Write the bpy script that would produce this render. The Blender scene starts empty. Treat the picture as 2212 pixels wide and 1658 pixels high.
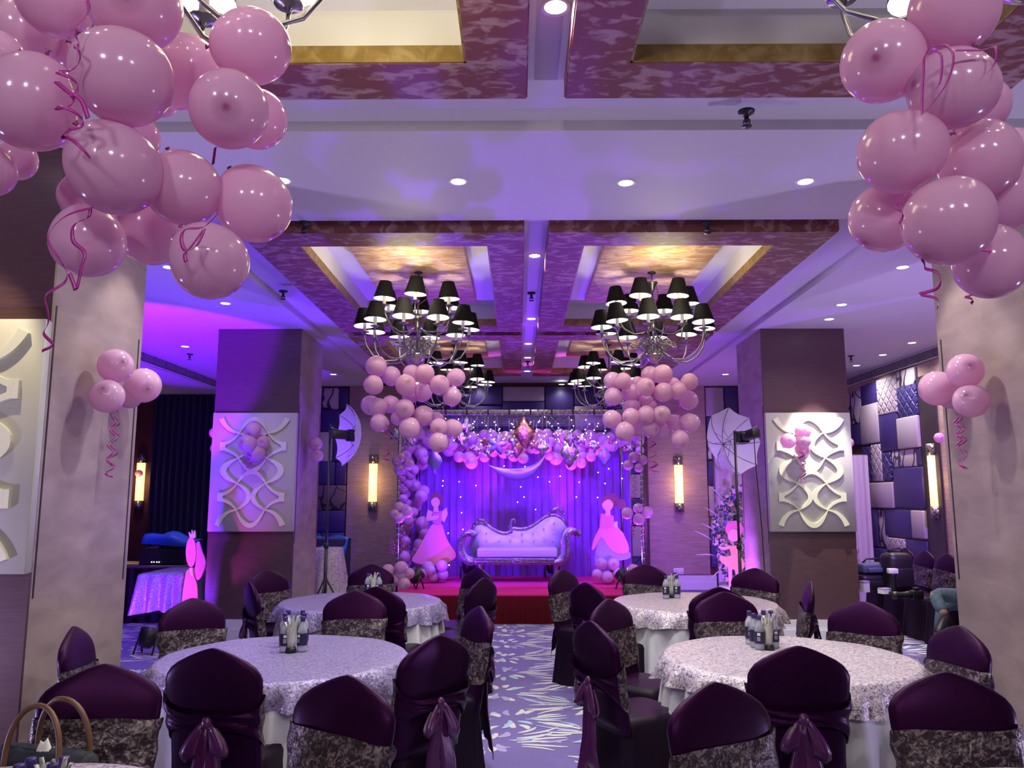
import bpy, bmesh, math, random
from mathutils import Vector, Matrix, noise as mnoise
random.seed(7)
R = random.Random(11)
SC = bpy.context.scene
COL = SC.collection
PI = math.pi

# ------------------------------------------------------------------ camera, light, exposure
FPX, CX, CY = 1700.0, 1106.0, 829.0
PITCH, YAW, EYE = math.radians(8.07), 0.0082, Vector((0, 0, 1.65))
FW = Vector((-math.sin(YAW) * math.cos(PITCH), math.cos(YAW) * math.cos(PITCH), math.sin(PITCH)))
RT = Vector((math.cos(YAW), math.sin(YAW), 0))
UP = RT.cross(FW)
cam_d = bpy.data.cameras.new('camera'); cam = bpy.data.objects.new('camera', cam_d); COL.objects.link(cam)
cam_d.sensor_width = 36; cam_d.lens = 36 * FPX / 2212; cam_d.clip_start = .02
m3 = Matrix((RT, UP, -FW)).transposed()
cam.matrix_world = Matrix.Translation(EYE) @ m3.to_4x4()
SC.camera = cam
SC.view_settings.view_transform = 'Standard'; SC.view_settings.look = 'None'
SC.view_settings.gamma = 1.0; SC.view_settings.use_curve_mapping = False
SC.view_settings.exposure = 0.0
SC.cycles.use_denoising = True
SC.cycles.max_bounces = 6; SC.cycles.diffuse_bounces = 3; SC.cycles.glossy_bounces = 3
SC.cycles.transmission_bounces = 4; SC.cycles.transparent_max_bounces = 6
SC.cycles.sample_clamp_indirect = 3.0
SC.cycles.caustics_reflective = False; SC.cycles.caustics_refractive = False
w = bpy.data.worlds.new('world'); SC.world = w; w.use_nodes = True
w.node_tree.nodes['Background'].inputs[0].default_value = (.03, .02, .05, 1)
w.node_tree.nodes['Background'].inputs[1].default_value = .5

def ray(x, y): return FW + RT * ((x - CX) / FPX) + UP * ((CY - y) / FPX)
def PY(x, y, Y): d = ray(x, y); return EYE + d * (Y / d.y)
def PZ(x, y, z): d = ray(x, y); return EYE + d * ((z - EYE.z) / d.z)
def PX(x, y, X): d = ray(x, y); return EYE + d * (X / d.x)

VIOLET = (.15, .012, 1.0); PINKL = (1.0, .12, .62); WHITE = (1.0, .93, .86); WARM = (1.0, .74, .42); COOL = (.92, .95, 1.0)
def spot(name, loc, target, power, color, angle=100, blend=.6, radius=.05):
    l = bpy.data.lights.new(name, 'SPOT'); l.energy = power; l.color = color
    l.spot_size = math.radians(angle); l.spot_blend = blend; l.shadow_soft_size = radius
    o = bpy.data.objects.new(name, l); COL.objects.link(o); o.location = loc
    o.rotation_euler = (Vector(target) - Vector(loc)).to_track_quat('-Z', 'Y').to_euler()
    return o
def point(name, loc, power, color, radius=.1):
    l = bpy.data.lights.new(name, 'POINT'); l.energy = power; l.color = color; l.shadow_soft_size = radius
    o = bpy.data.objects.new(name, l); COL.objects.link(o); o.location = loc; return o

# the room's wash lamps (violet / pink), and added fill lights without a fixture
LAV = (.62, .50, 1.0)
spot('wash_light_beam', (-4.15, 8.35, .38), (-4.3, 8.5, 3.6), 420, (.11, .008, 1), 130, .8)          # floor lamp by the left table
spot('wash_light_beam', (-3.95, 8.3, .35), (-3.6, 9.0, .9), 40, (1, .05, .75), 50, .6)
spot('wash_light_beam', (-4.15, 8.3, .35), (-4.2, 9.3, .7), 120, (.25, .03, 1), 100, .8)
spot('wash_light_beam', (-4.6, 6.4, .4), (-4.6, 9.3, 3.3), 3800, (.17, .003, 1), 46, .22)        # onto the left rear pillar
spot('wash_light_beam', (-1.25, 11.2, .62), (.4, 12.9, 1.5), 110, VIOLET, 110, .8)            # stage corner lamps
spot('wash_light_beam', (1.45, 11.2, .62), (-.2, 12.9, 1.5), 110, VIOLET, 110, .8)
for x in (-.9, .1, 1.1): spot('wash_light_beam', (x, 10.88, 2.66), (x, 12.9, 1.2), 250, (.18, .010, 1), 100, .9)     # added unseen spots at the canopy bar, washing the curtain violet
spot('wash_light_beam', (-.82, 12.62, .66), (-.82, 12.74, 2.6), 70, (.30, .02, 1), 110, .9)      # lamps behind the sofa, pointing up
spot('wash_light_beam', (.64, 12.62, .66), (.64, 12.74, 2.6), 70, (.30, .02, 1), 110, .9)
spot('wash_light_beam', (-.80, 12.62, .66), (-.42, 12.60, 2.45), 300, PINKL, 46, .8)
spot('wash_light_beam', (.62, 12.62, .66), (.78, 12.60, 2.45), 300, PINKL, 46, .8)
spot('wash_light_beam', (-1.25, 11.2, .66), (-1.2, 8.2, 3.7), 700, VIOLET, 96, .9)            # stage corner lamps, spill to the hall ceiling
spot('wash_light_beam', (1.45, 11.2, .66), (1.4, 8.6, 3.7), 420, (.24, .03, 1), 100, .9)
spot('wash_light_beam', (4.9, 6.4, 3.3), (5.4, 11.0, 1.4), 900, (.45, .18, 1), 50, .6)           # two added unseen spots, tinting the right aisle wall and ceiling
spot('wash_light_beam', (4.4, 6.2, .4), (4.2, 8.2, 3.65), 280, (.42, .24, 1), 90, .9)
spot('wash_light_beam', (2.3, 9.7, .3), (3.3, 12.2, 1.2), 420, (.42, .10, 1), 120, .8)  # added lamp, brightens the flowers and photo backdrop
spot('wash_light_beam', (-4.6, 3.2, .4), (-1.0, 5.2, 3.65), 300, (.62, .50, 1), 110, .9)        # added uplights out of frame, brightening the hall ceiling
spot('wash_light_beam', (4.8, 3.2, .4), (1.6, 5.2, 3.65), 270, (.66, .56, 1), 120, .9)
for x in (-1.8, 0, 1.8):
    spot('added_fill_beam', (x, -1.4, 3.5), (x * .8, 5.0, 2.2), 105, (1, .92, 1), 110, .9, .15)  # added fill from behind the viewer, lifts the balloon fronts
for x, y, pw in ((-.7, 2.5, 30), (1.28, 2.3, 1.6), (-.98, 6.72, 24), (1.28, 6.72, 24), (-.98, 10.4, 5), (1.28, 10.4, 5)):
    point('cove_fill', (x, y, 3.42), pw, (1, .86, .55), .25)  # added invisible fill lights, brighten the tray coves and panels

# ------------------------------------------------------------------ materials
MATS = {}
def nd(nt, typ, **kw):
    n = nt.nodes.new(typ)
    for k, v in kw.items():
        if k.startswith('i_'):
            n.inputs[int(k[2:]) if k[2:].isdigit() else k[2:].replace('_', ' ')].default_value = v
        else: setattr(n, k, v)
    return n
def c4(c): return (c[0], c[1], c[2], 1)
def mat(name, c=(.5, .5, .5), rough=.5, metal=0, emit=None, estr=0, spec=.5, sheen=0, alpha=1, trans=0, noemit=False,
        c2=None, scale=8, lo=.4, hi=.6, stretch=(1, 1, 1), detail=4, distort=0, bump=0, bscale=None, kind='noise', coat=0, sub=0):
    m = bpy.data.materials.new(name); m.use_nodes = True
    nt = m.node_tree; b = nt.nodes['Principled BSDF']; L = nt.links.new
    b.inputs['Base Color'].default_value = c4(c); b.inputs['Roughness'].default_value = rough
    b.inputs['Metallic'].default_value = metal; b.inputs['Specular IOR Level'].default_value = spec
    b.inputs['Alpha'].default_value = alpha; b.inputs['Transmission Weight'].default_value = trans
    b.inputs['Coat Weight'].default_value = coat
    if sheen: b.inputs['Sheen Weight'].default_value = sheen; b.inputs['Sheen Roughness'].default_value = .3
    if sub: b.inputs['Subsurface Weight'].default_value = sub; b.inputs['Subsurface Radius'].default_value = (.1, .05, .08)
    if emit: b.inputs['Emission Color'].default_value = c4(emit); b.inputs['Emission Strength'].default_value = estr
    if noemit: m.cycles.emission_sampling = 'NONE'
    if c2 or bump:
        tc = nd(nt, 'ShaderNodeTexCoord'); mp = nd(nt, 'ShaderNodeMapping'); mp.inputs['Scale'].default_value = stretch
        L(tc.outputs['Object'], mp.inputs[0])
        if kind == 'noise':
            n = nd(nt, 'ShaderNodeTexNoise'); n.inputs['Scale'].default_value = scale; n.inputs['Detail'].default_value = detail
            n.inputs['Distortion'].default_value = distort; fac = n.outputs[0]
        elif kind == 'edge':
            nn = nd(nt, 'ShaderNodeTexNoise'); nn.inputs['Scale'].default_value = scale * .35; L(mp.outputs[0], nn.inputs[0])
            mx = nd(nt, 'ShaderNodeMixRGB'); mx.inputs[0].default_value = distort
            L(mp.outputs[0], mx.inputs[1]); L(nn.outputs['Color'], mx.inputs[2])
            n = nd(nt, 'ShaderNodeTexVoronoi'); n.feature = 'DISTANCE_TO_EDGE'; n.inputs['Scale'].default_value = scale
            L(mx.outputs[0], n.inputs[0]); fac = n.outputs[0]
        elif kind == 'wave':
            n = nd(nt, 'ShaderNodeTexWave'); n.inputs['Scale'].default_value = scale; n.inputs['Distortion'].default_value = distort
            n.inputs['Detail'].default_value = detail; fac = n.outputs['Fac']
        if kind != 'edge': L(mp.outputs[0], n.inputs[0])
        if c2:
            r = nd(nt, 'ShaderNodeValToRGB'); r.color_ramp.elements[0].position = lo; r.color_ramp.elements[1].position = hi
            r.color_ramp.elements[0].color = c4(c); r.color_ramp.elements[1].color = c4(c2)
            L(fac, r.inputs[0]); L(r.outputs[0], b.inputs['Base Color'])
        if bump:
            f2 = fac
            if bscale:
                n2 = nd(nt, 'ShaderNodeTexNoise'); n2.inputs['Scale'].default_value = bscale; n2.inputs['Detail'].default_value = 3
                L(mp.outputs[0], n2.inputs[0]); f2 = n2.outputs[0]
            bp = nd(nt, 'ShaderNodeBump'); bp.inputs['Strength'].default_value = min(1, bump); bp.inputs['Distance'].default_value = .01 * max(1, bump)
            L(f2, bp.inputs['Height']); L(bp.outputs[0], b.inputs['Normal'])
    MATS[name] = m
    return m
M = MATS
mat('ceiling_paint', (.62, .6, .63), .6)
mat('marbled_maroon', (.19, .06, .06), .55, spec=.3, c2=(.36, .22, .23), scale=9, lo=.5, hi=.62, stretch=(1, 1.8, 1), detail=3, distort=.6)
mat('marbled_gold', (.22, .14, .025), .5, c2=(.36, .26, .09), scale=9, lo=.4, hi=.65, stretch=(1, 2, 1), distort=1.2)
mat('marbled_panel', (.44, .25, .14), .6, spec=.2, c2=(.68, .50, .30), scale=7, lo=.42, hi=.62, stretch=(1, 2.5, 1), distort=.8)
mat('cove_white', (.72, .72, .7), .6)
mat('wallpaper_beige', (.27, .20, .20), .55, c2=(.39, .30, .29), scale=3, lo=.3, hi=.72, stretch=(1, 1, 2.5), detail=8, distort=.5)
mat('brown_cladding', (.075, .036, .046), .35, c2=(.105, .054, .058), scale=6, lo=.3, hi=.7, stretch=(1, 1, 14), detail=5)
mat('panel_cream', (.50, .49, .45), .5)
mat('relief_ivory', (.74, .75, .54), .45)
mat('dark_edge', (.03, .02, .025), .5)
mat('wood_veneer', (.38, .25, .22), .45, c2=(.50, .36, .32), scale=3, lo=.35, hi=.7, stretch=(1, 1, 9), detail=7, distort=1.2)
mat('white_trim', (.68, .68, .7), .4)
mat('dark_wall', (.045, .03, .04), .6)
mat('maroon_wall', (.09, .018, .02), .6)
mat('carpet', (.15, .115, .30), .95, c2=(.20, .16, .37), scale=120, lo=.35, hi=.65, spec=.1)
mat('carpet_cream', (.62, .61, .58), .95, spec=.1); mat('carpet_pale_blue', (.38, .50, .62), .95, spec=.1); mat('carpet_lavender', (.40, .33, .55), .95, spec=.1)
mat('navy_leather', (.035, .022, .14), .45); mat('light_leather', (.40, .33, .40), .5)
mat('navy_quilt', (.036, .026, .15), .45, bump=.0); mat('light_quilt', (.42, .35, .42), .5)
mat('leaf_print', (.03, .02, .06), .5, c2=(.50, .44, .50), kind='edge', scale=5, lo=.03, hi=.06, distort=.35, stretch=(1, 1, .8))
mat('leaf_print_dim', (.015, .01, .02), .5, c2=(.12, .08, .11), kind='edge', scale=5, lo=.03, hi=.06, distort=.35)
mat('chrome', (.5, .48, .48), .25, 1)
mat('nickel', (.26, .25, .25), .32, 1)
mat('dark_metal', (.03, .03, .035), .4, .5)
mat('black_plastic', (.012, .012, .014), .4)
mat('black_shade', (.004, .004, .006), .75, spec=.15)
mat('shade_lining', (.85, .85, .78), .5)
mat('bulb_glow', (1, 1, 1), .3, emit=(1, .95, .80), estr=230)
mat('candle_sleeve', (.75, .75, .68), .4)
mat('lamp_lens', (1, 1, 1), .3, emit=(1, .97, .94), estr=9, noemit=True)
mat('white_plastic', (.75, .75, .75), .35)
mat('sconce_glow', (1, .8, .4), .5, emit=(1, .66, .20), estr=2.6)
mat('sconce_lattice', (.55, .5, .45), .3, .8, c2=(.08, .06, .05), kind='edge', scale=34, lo=.10, hi=.2)
mat('satin', (.015, .0018, .017), .36, sheen=.0, spec=.22)
mat('satin_bow', (.07, .009, .074), .3, sheen=.06)
mat('chair_cover', (.008, .002, .011), .5, spec=.2)
mat('velvet_band', (.030, .018, .026), .35, .25, c2=(.26, .20, .20), scale=42, lo=.47, hi=.66, detail=5, distort=1.2, bump=.7, bscale=42)
mat('velvet_cloth', (.10, .065, .10), .32, .15, c2=(.74, .64, .69), scale=75, lo=.32, hi=.56, detail=4, distort=1.2, bump=.8, bscale=45)
mat('velvet_cloth_violet_lit', (.11, .075, .18), .32, .15, c2=(.40, .34, .56), scale=85, lo=.34, hi=.6, detail=4, distort=1.2, bump=.8, bscale=45)  # same velvet as the other overlays, violet light put into its colour
mat('white_skirt', (.66, .66, .66), .7)
mat('tabletop_wood', (.2, .13, .08), .5)
mat('stage_carpet', (.58, .02, .19), .9, c2=(.64, .03, .24), scale=60, spec=.1)
mat('maroon_skirt', (.10, .004, .010), .7, spec=.1)
mat('backdrop_cloth', (.30, .085, .62), .7)
mat('curtain_navy', (.022, .02, .045), .75)
mat('pink_curtain', (.70, .55, .72), .7)
mat('ribbon_magenta', (.42, .03, .28), .3)
mat('foil_silver', (.62, .6, .66), .16, 1, bump=1.0, bscale=9)
mat('foil_pink', (.75, .28, .38), .18, 1, bump=1.0, bscale=9)
mat('foil_rose', (.85, .42, .36), .2, 1, bump=1.0, bscale=7)
mat('foil_lilac', (.30, .26, .50), .45, .4)
mat('fairy_bulb', (1, .9, .7), .3, emit=(1, .80, .55), estr=9, noemit=True)
mat('wire', (.3, .28, .3), .5)
mat('sofa_silver', (.42, .37, .40), .33, .7, c2=(.20, .15, .2), scale=30, lo=.35, hi=.65, bump=.6)
mat('sofa_vinyl', (.55, .53, .62), .38)
mat('crystal', (.85, .82, .9), .08, .6)
mat('lens_glow', (.3, .05, 1), .3, emit=(.35, .15, 1), estr=6, noemit=True)
mat('umbrella_white', (.74, .72, .76), .75, trans=0)
mat('latex', (.88, .56, .78), .15, spec=.6)
mat('latex_lilac', (.76, .45, .68), .18, spec=.6)
mat('latex_dark', (.28, .05, .17), .35)
mat('water_plastic', (.80, .84, .95), .12, trans=.65)
mat('navy_label', (.015, .012, .06), .4)
mat('navy_cap', (.04, .02, .15), .4)
mat('tissue', (.88, .88, .80), .8)
mat('bag_navy', (.012, .016, .026), .7)
mat('brown_leather', (.16, .075, .035), .4)
mat('blue_cloth', (.02, .16, .52), .6)
mat('denim', (.075, .13, .17), .8, c2=(.11, .18, .22), scale=20)
mat('skin', (.42, .24, .17), .55); mat('hair_black', (.01, .008, .008), .5); mat('shirt_dark', (.03, .03, .05), .8)
mat('shoe_black', (.012, .012, .014), .4)
mat('bag_slate', (.06, .085, .14), .6)
mat('tarpaulin_blue', (.015, .12, .42), .45)
mat('foliage', (.05, .06, .16), .7); mat('blossom_pink', (.88, .50, .55), .6); mat('blossom_white', (.72, .66, .85), .6); mat('blossom_blue', (.12, .12, .45), .6)
mat('pampas', (.62, .5, .66), .8)
mat('board_pink', (.85, .25, .50), .6); mat('board_yellow', (.80, .45, .22), .6); mat('board_skin', (.80, .45, .40), .6)
mat('board_lilac', (.42, .30, .62), .6); mat('board_brown', (.20, .06, .10), .6); mat('board_rose', (.75, .20, .34), .6); mat('board_violet', (.62, .18, .62), .6)
mat('board_white', (.72, .64, .74), .6); mat('board_gold', (.60, .28, .08), .5)

MATS['satin'].node_tree.nodes['Principled BSDF'].inputs['Specular Tint'].default_value = (.8, .22, .9, 1)
# translucent mix for latex, umbrella and sheer cloth
def translucent(name, frac, col=None):
    m = M[name]; nt = m.node_tree; b = nt.nodes['Principled BSDF']; out = nt.nodes['Material Output']
    t = nd(nt, 'ShaderNodeBsdfTranslucent'); t.inputs[0].default_value = c4(col or b.inputs['Base Color'].default_value[:3])
    mx = nd(nt, 'ShaderNodeMixShader'); mx.inputs[0].default_value = frac
    nt.links.new(b.outputs[0], mx.inputs[1]); nt.links.new(t.outputs[0], mx.inputs[2]); nt.links.new(mx.outputs[0], out.inputs[0])
for n_ in ('latex', 'latex_lilac'):
    m = M[n_]; nt = m.node_tree; b = nt.nodes['Principled BSDF']      # thicker, darker latex at the crown of the balloon
    tc = nd(nt, 'ShaderNodeTexCoord'); sp = nd(nt, 'ShaderNodeSeparateXYZ'); rp = nd(nt, 'ShaderNodeValToRGB')
    c = b.inputs['Base Color'].default_value[:3]
    e = rp.color_ramp.elements; e[0].position = .90; e[0].color = c4(c); e[1].position = .988; e[1].color = c4([v * .62 for v in c])
    x = rp.color_ramp.elements.new(.997); x.color = (.22, .04, .14, 1)
    nt.links.new(tc.outputs['Object'], sp.inputs[0]); nt.links.new(sp.outputs[2], rp.inputs[0]); nt.links.new(rp.outputs[0], b.inputs['Base Color'])
translucent('latex', .42, (.88, .50, .74)); translucent('latex_lilac', .35, (.8, .4, .68)); translucent('umbrella_white', .45, (.8, .78, .8))
translucent('backdrop_cloth', .25); translucent('pink_curtain', .3); translucent('tissue', .2)

# quilted leather: stitched diamonds
for n_, s_ in (('navy_quilt', 1), ('light_quilt', 1)):
    nt = M[n_].node_tree; b = nt.nodes['Principled BSDF']; tc = nd(nt, 'ShaderNodeTexCoord'); L = nt.links.new
    hs = []
    for sg in (1, -1):
        mp = nd(nt, 'ShaderNodeMapping'); mp.inputs['Rotation'].default_value = (0, sg * PI / 4, 0) if True else (0, 0, 0)
        wv = nd(nt, 'ShaderNodeTexWave'); wv.inputs['Scale'].default_value = 2.6; wv.bands_direction = 'X'; wv.wave_profile = 'SIN'
        L(tc.outputs['Object'], mp.inputs[0]); L(mp.outputs[0], wv.inputs[0]); hs.append(wv.outputs['Fac'])
    mn = nd(nt, 'ShaderNodeMath', operation='MINIMUM'); L(hs[0], mn.inputs[0]); L(hs[1], mn.inputs[1])
    r = nd(nt, 'ShaderNodeValToRGB'); r.color_ramp.elements[0].position = 0; r.color_ramp.elements[1].position = .25; L(mn.outputs[0], r.inputs[0])
    bp = nd(nt, 'ShaderNodeBump'); bp.inputs['Strength'].default_value = .9; bp.inputs['Distance'].default_value = .02
    L(r.outputs[0], bp.inputs['Height']); L(bp.outputs[0], b.inputs['Normal'])

# ------------------------------------------------------------------ mesh helpers
class MB:
    def __init__(s): s.v = []; s.f = []; s.mi = []; s.mats = []; s.sm = []
    def mid(s, m):
        m = M[m] if isinstance(m, str) else m
        if m not in s.mats: s.mats.append(m)
        return s.mats.index(m)
    def add(s, vs, fs, m, smooth=True):
        k = len(s.v); s.v += [tuple(v) for v in vs]; i = s.mid(m)
        for f in fs: s.f.append([a + k for a in f]); s.mi.append(i); s.sm.append(smooth)
    def box(s, a, b, m):
        (x0, y0, z0), (x1, y1, z1) = a, b
        s.add([(x0, y0, z0), (x1, y0, z0), (x1, y1, z0), (x0, y1, z0), (x0, y0, z1), (x1, y0, z1), (x1, y1, z1), (x0, y1, z1)],
              [(0, 3, 2, 1), (4, 5, 6, 7), (0, 1, 5, 4), (1, 2, 6, 5), (2, 3, 7, 6), (3, 0, 4, 7)], m, False)
    def bevbox(s, a, b, m, r=.02, seg=2):
        bm = bmesh.new(); bmesh.ops.create_cube(bm, size=1)
        for v in bm.verts: v.co = Vector([a[i] + (v.co[i] + .5) * (b[i] - a[i]) for i in range(3)])
        bmesh.ops.bevel(bm, geom=bm.edges[:], offset=r, segments=seg, affect='EDGES', profile=.5)
        s.frombm(bm, m)
    def frombm(s, bm, m, smooth=True):
        bm.verts.index_update()
        s.add([v.co for v in bm.verts], [[v.index for v in f.verts] for f in bm.faces], m, smooth); bm.free()
    def loft(s, rings, m, closed=True, cap=True, smooth=True):
        n = len(rings[0]); vs = [p for r in rings for p in r]; fs = []
        for i in range(len(rings) - 1):
            for j in range(n if closed else n - 1):
                a = i * n + j; b = i * n + (j + 1) % n
                fs.append((a, b, b + n, a + n))
        if cap and closed: fs.append(list(range(n))[::-1]); fs.append([len(vs) - n + j for j in range(n)])
        s.add(vs, fs, m, smooth)
    def lathe(s, prof, m, seg=16, c=(0, 0, 0), cap=True):
        rings = [[(c[0] + r * math.cos(2 * PI * j / seg), c[1] + r * math.sin(2 * PI * j / seg), c[2] + z) for j in range(seg)] for r, z in prof]
        s.loft(rings, m, True, cap)
    def tube(s, pts, r, m, seg=8, cap=True, flat=None):
        pts = [Vector(p) for p in pts]; rings = []; n = len(pts)
        ref = None
        for i, p in enumerate(pts):
            t = (pts[min(i + 1, n - 1)] - pts[max(i - 1, 0)])
            t = t.normalized() if t.length > 1e-9 else Vector((0, 0, 1))
            if ref is None:
                ref = Vector((0, 0, 1)) if abs(t.z) < .9 else Vector((1, 0, 0))
            u = ref - t * ref.dot(t)
            if u.length < 1e-5: u = t.orthogonal()
            u.normalize(); ref = u; v = t.cross(u)
            rr = r[i] if isinstance(r, (list, tuple)) else r
            fl = flat if flat else 1
            rings.append([p + u * (rr * math.cos(2 * PI * j / seg)) + v * (rr * fl * math.sin(2 * PI * j / seg)) for j in range(seg)])
        s.loft(rings, m, True, cap)
    def prism(s, poly, y0, y1, m, smooth=False, bevel=0):
        """polygon in x-z extruded along y"""
        bm = bmesh.new(); vs = [bm.verts.new((p[0], y0, p[1])) for p in poly]
        f = bm.faces.new(vs); r = bmesh.ops.extrude_face_region(bm, geom=[f])
        for e in r['geom']:
            if isinstance(e, bmesh.types.BMVert): e.co.y = y1
        bmesh.ops.recalc_face_normals(bm, faces=bm.faces[:])
        if bevel: bmesh.ops.bevel(bm, geom=[e for e in bm.edges if abs(e.verts[0].co.y - e.verts[1].co.y) < 1e-6], offset=bevel, segments=3, affect='EDGES')
        ng = [f for f in bm.faces if len(f.verts) > 4]
        if ng: bmesh.ops.triangulate(bm, faces=ng)
        s.frombm(bm, m, smooth)
    def sphere(s, c, r, m, seg=12, rings=8, sc=(1, 1, 1)):
        pr = [(max(1e-4, math.sin(PI * i / rings)), -math.cos(PI * i / rings)) for i in range(rings + 1)]
        s.loft([[(c[0] + r * sc[0] * a * math.cos(2 * PI * j / seg), c[1] + r * sc[1] * a * math.sin(2 * PI * j / seg), c[2] + r * sc[2] * z) for j in range(seg)] for a, z in pr], m)
    def grid(s, fn, nu, nv, m, smooth=True):
        vs = [fn(i / nu, j / nv) for j in range(nv + 1) for i in range(nu + 1)]
        fs = [(j * (nu + 1) + i, j * (nu + 1) + i + 1, (j + 1) * (nu + 1) + i + 1, (j + 1) * (nu + 1) + i) for j in range(nv) for i in range(nu)]
        s.add(vs, fs, m, smooth)
    def mesh(s, name):
        me = bpy.data.meshes.new(name); me.from_pydata(s.v, [], s.f)
        for m in s.mats: me.materials.append(m)
        me.polygons.foreach_set('material_index', s.mi); me.polygons.foreach_set('use_smooth', s.sm); me.update()
        return me
    def obj(s, name, parent=None, loc=(0, 0, 0), rot=(0, 0, 0)):
        return link(name, s.mesh(name), parent, loc, rot)
KIDS = {}
def kid(p, o): o.parent = p; KIDS.setdefault(p, []).append(o)
def link(name, me, parent=None, loc=(0, 0, 0), rot=(0, 0, 0)):
    o = bpy.data.objects.new(name, me); COL.objects.link(o)
    if parent: kid(parent, o)
    o.location = loc; o.rotation_euler = rot
    return o
def tag(o, label, cat, group=None, kind=None):
    o['label'] = label; o['category'] = cat
    if group: o['group'] = group
    if kind: o['kind'] = kind
    return o
def struct(o): o['kind'] = 'structure'; return o
def empty(name, loc, rz=0, label=None, cat=None, group=None):
    o = bpy.data.objects.new(name, None); COL.objects.link(o); o.empty_display_size = .1
    o.location = loc; o.rotation_euler = (0, 0, rz)
    if label: tag(o, label, cat, group)
    return o
def copy_tree(o, parent=None):
    c = o.copy(); COL.objects.link(c)
    if parent: kid(parent, c)
    for ch in KIDS.get(o, [])[:]: copy_tree(ch, c)
    return c
def place(root, loc, rz=None, label=None, group=None):
    root.location = loc
    if rz is not None: root.rotation_euler = (0, 0, rz)
    if label: root['label'] = label
    if group: root['group'] = group
    return root
def solid(o, t):
    m = o.modifiers.new('thick', 'SOLIDIFY'); m.thickness = t; m.offset = 0; return o

# ------------------------------------------------------------------ room shell
XL, XR, YB, YF = -7.5, 5.65, 14.4, -2.6
ZB, ZC, ZT = 3.65, 3.71, 3.60            # beam / aisle soffit, bay ceiling, underside of the tray frames
BX0, BX1 = -2.5, 2.85                    # the middle bay
# floor: violet carpet with raised leaf sprays in the same mesh
fl = MB(); fl.box((XL - .2, YF - .2, -.1), (XR + .2, YB + .2, 0), 'carpet')
rf = random.Random(3)
def leaf(cx, cy, ang, r0, r1, wd, m, bend):
    pts = []; n = 5; zz = rf.uniform(.0008, .0035)
    ca, sa = math.cos(ang), math.sin(ang)
    for i in range(n + 1):
        t = i / n; r = r0 + (r1 - r0) * t; off = bend * math.sin(PI * t) ; h = wd * math.sin(PI * (.12 + .80 * t)) ** .8
        pts.append((r, off + h, off - h))
    vs = []
    for r, a, b in pts:
        for q in (a, b): vs.append((cx + r * ca - q * sa, cy + r * sa + q * ca, zz))
    fl.add(vs, [(2 * i + 1, 2 * i + 3, 2 * i + 2, 2 * i) for i in range(n)], m, False)
gx = -5.2
row = 0
while gx < 5.4:
    gy = 1.2
    while gy < 14:
        cx, cy = gx + rf.uniform(-.1, .1), gy + (row % 2) * .37 + rf.uniform(-.1, .1); a0 = rf.choice([0, PI]) + rf.uniform(-.3, .3)
        near = cy < 11
        if near:
            for sd in (0, PI):                                      # long blades to both sides
                for k in range(8):
                    a = a0 + sd + (k - 3.5) * .16 + rf.uniform(-.05, .05); r0 = .10 + rf.uniform(0, .08) + .04 * abs(k - 3)
                    leaf(cx, cy, a, r0, r0 + rf.uniform(.18, .33), rf.uniform(.013, .021), rf.choice(['carpet_cream'] * 5 + ['carpet_lavender', 'carpet_pale_blue']), rf.uniform(-.03, .03))
            for sd in (PI / 2, -PI / 2):                            # short plump petals above and below
                for k in range(5):
                    a = a0 + sd + (k - 2) * .36 + rf.uniform(-.1, .1); r0 = rf.uniform(.07, .20)
                    leaf(cx, cy, a, r0, r0 + rf.uniform(.10, .16), rf.uniform(.022, .034), rf.choice(['carpet_cream'] * 3 + ['carpet_lavender', 'carpet_pale_blue']), rf.uniform(-.03, .03))
            leaf(cx, cy, a0 + 1.2, .02, .16, .02, 'carpet_pale_blue', .02)
        gy += .72
    gx += .84; row += 1
struct(fl.obj('floor'))
def wall(name, a, b, m='dark_wall'):
    q = MB(); q.box(a, b, m); return struct(q.obj(name))
wb = wall('wall_back', (XL - .2, YB, 0), (XR + .2, YB + .2, 3.75), 'maroon_wall')
wr = wall('wall_right', (XR, YF - .2, 0), (XR + .2, YB + .2, 3.75), 'wood_veneer')
wl = wall('wall_left', (XL - .2, YF - .2, 0), (XL, YB + .2, 3.75), 'dark_wall')
wall('wall_front', (XL - .2, YF - .2, 0), (XR + .2, YF, 3.75), 'wallpaper_beige')

# ceiling slab with tray openings
trays = [(-2.1, .04, .06, 3.67), (.235, 2.39, .06, 3.67), (-2.1, .04, 5.68, 9.29), (.235, 2.39, 5.68, 9.29), (-2.1, .04, 9.5, 12.85), (.235, 2.39, 9.5, 12.85)]
RIM = dict(out=.37, inn=.275, end=.32)
opens = []
for (x0, x1, y0, y1) in trays:
    left = x1 < .1
    opens.append((x0 + (RIM['out'] if left else RIM['inn']), x1 - (RIM['inn'] if left else RIM['out']), y0 + RIM['end'], y1 - RIM['end']))
cl = MB()
def slab(x0, x1, y0, y1, z, m='ceiling_paint', top=4.3):
    cl.box((x0, y0, z), (x1, y1, top), m)
slab(XL, -5.25, YF, YB, 3.48); slab(-5.25, BX0, YF, YB, ZB); slab(BX1, XR, YF, YB, ZB)
slab(BX0, BX1, 4.12, 5.55, ZB)
xs = [BX0, opens[0][0], opens[0][1], opens[1][0], opens[1][1], BX1]
for (ya, yb) in ((YF, 4.12), (5.55, YB)):
    ys = [ya]
    for o_ in opens[::2]:
        if ya <= o_[2] < yb: ys += [o_[2], o_[3]]
    ys.append(yb)
    for j in range(len(ys) - 1):
        if j % 2 == 0: slab(BX0, BX1, ys[j], ys[j + 1], ZC)
        else:
            for i in (0, 2, 4): slab(xs[i], xs[i + 1], ys[j], ys[j + 1], ZC)
cl.box((XL, YF, 4.3), (XR, YB, 4.4), 'ceiling_paint')
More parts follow.
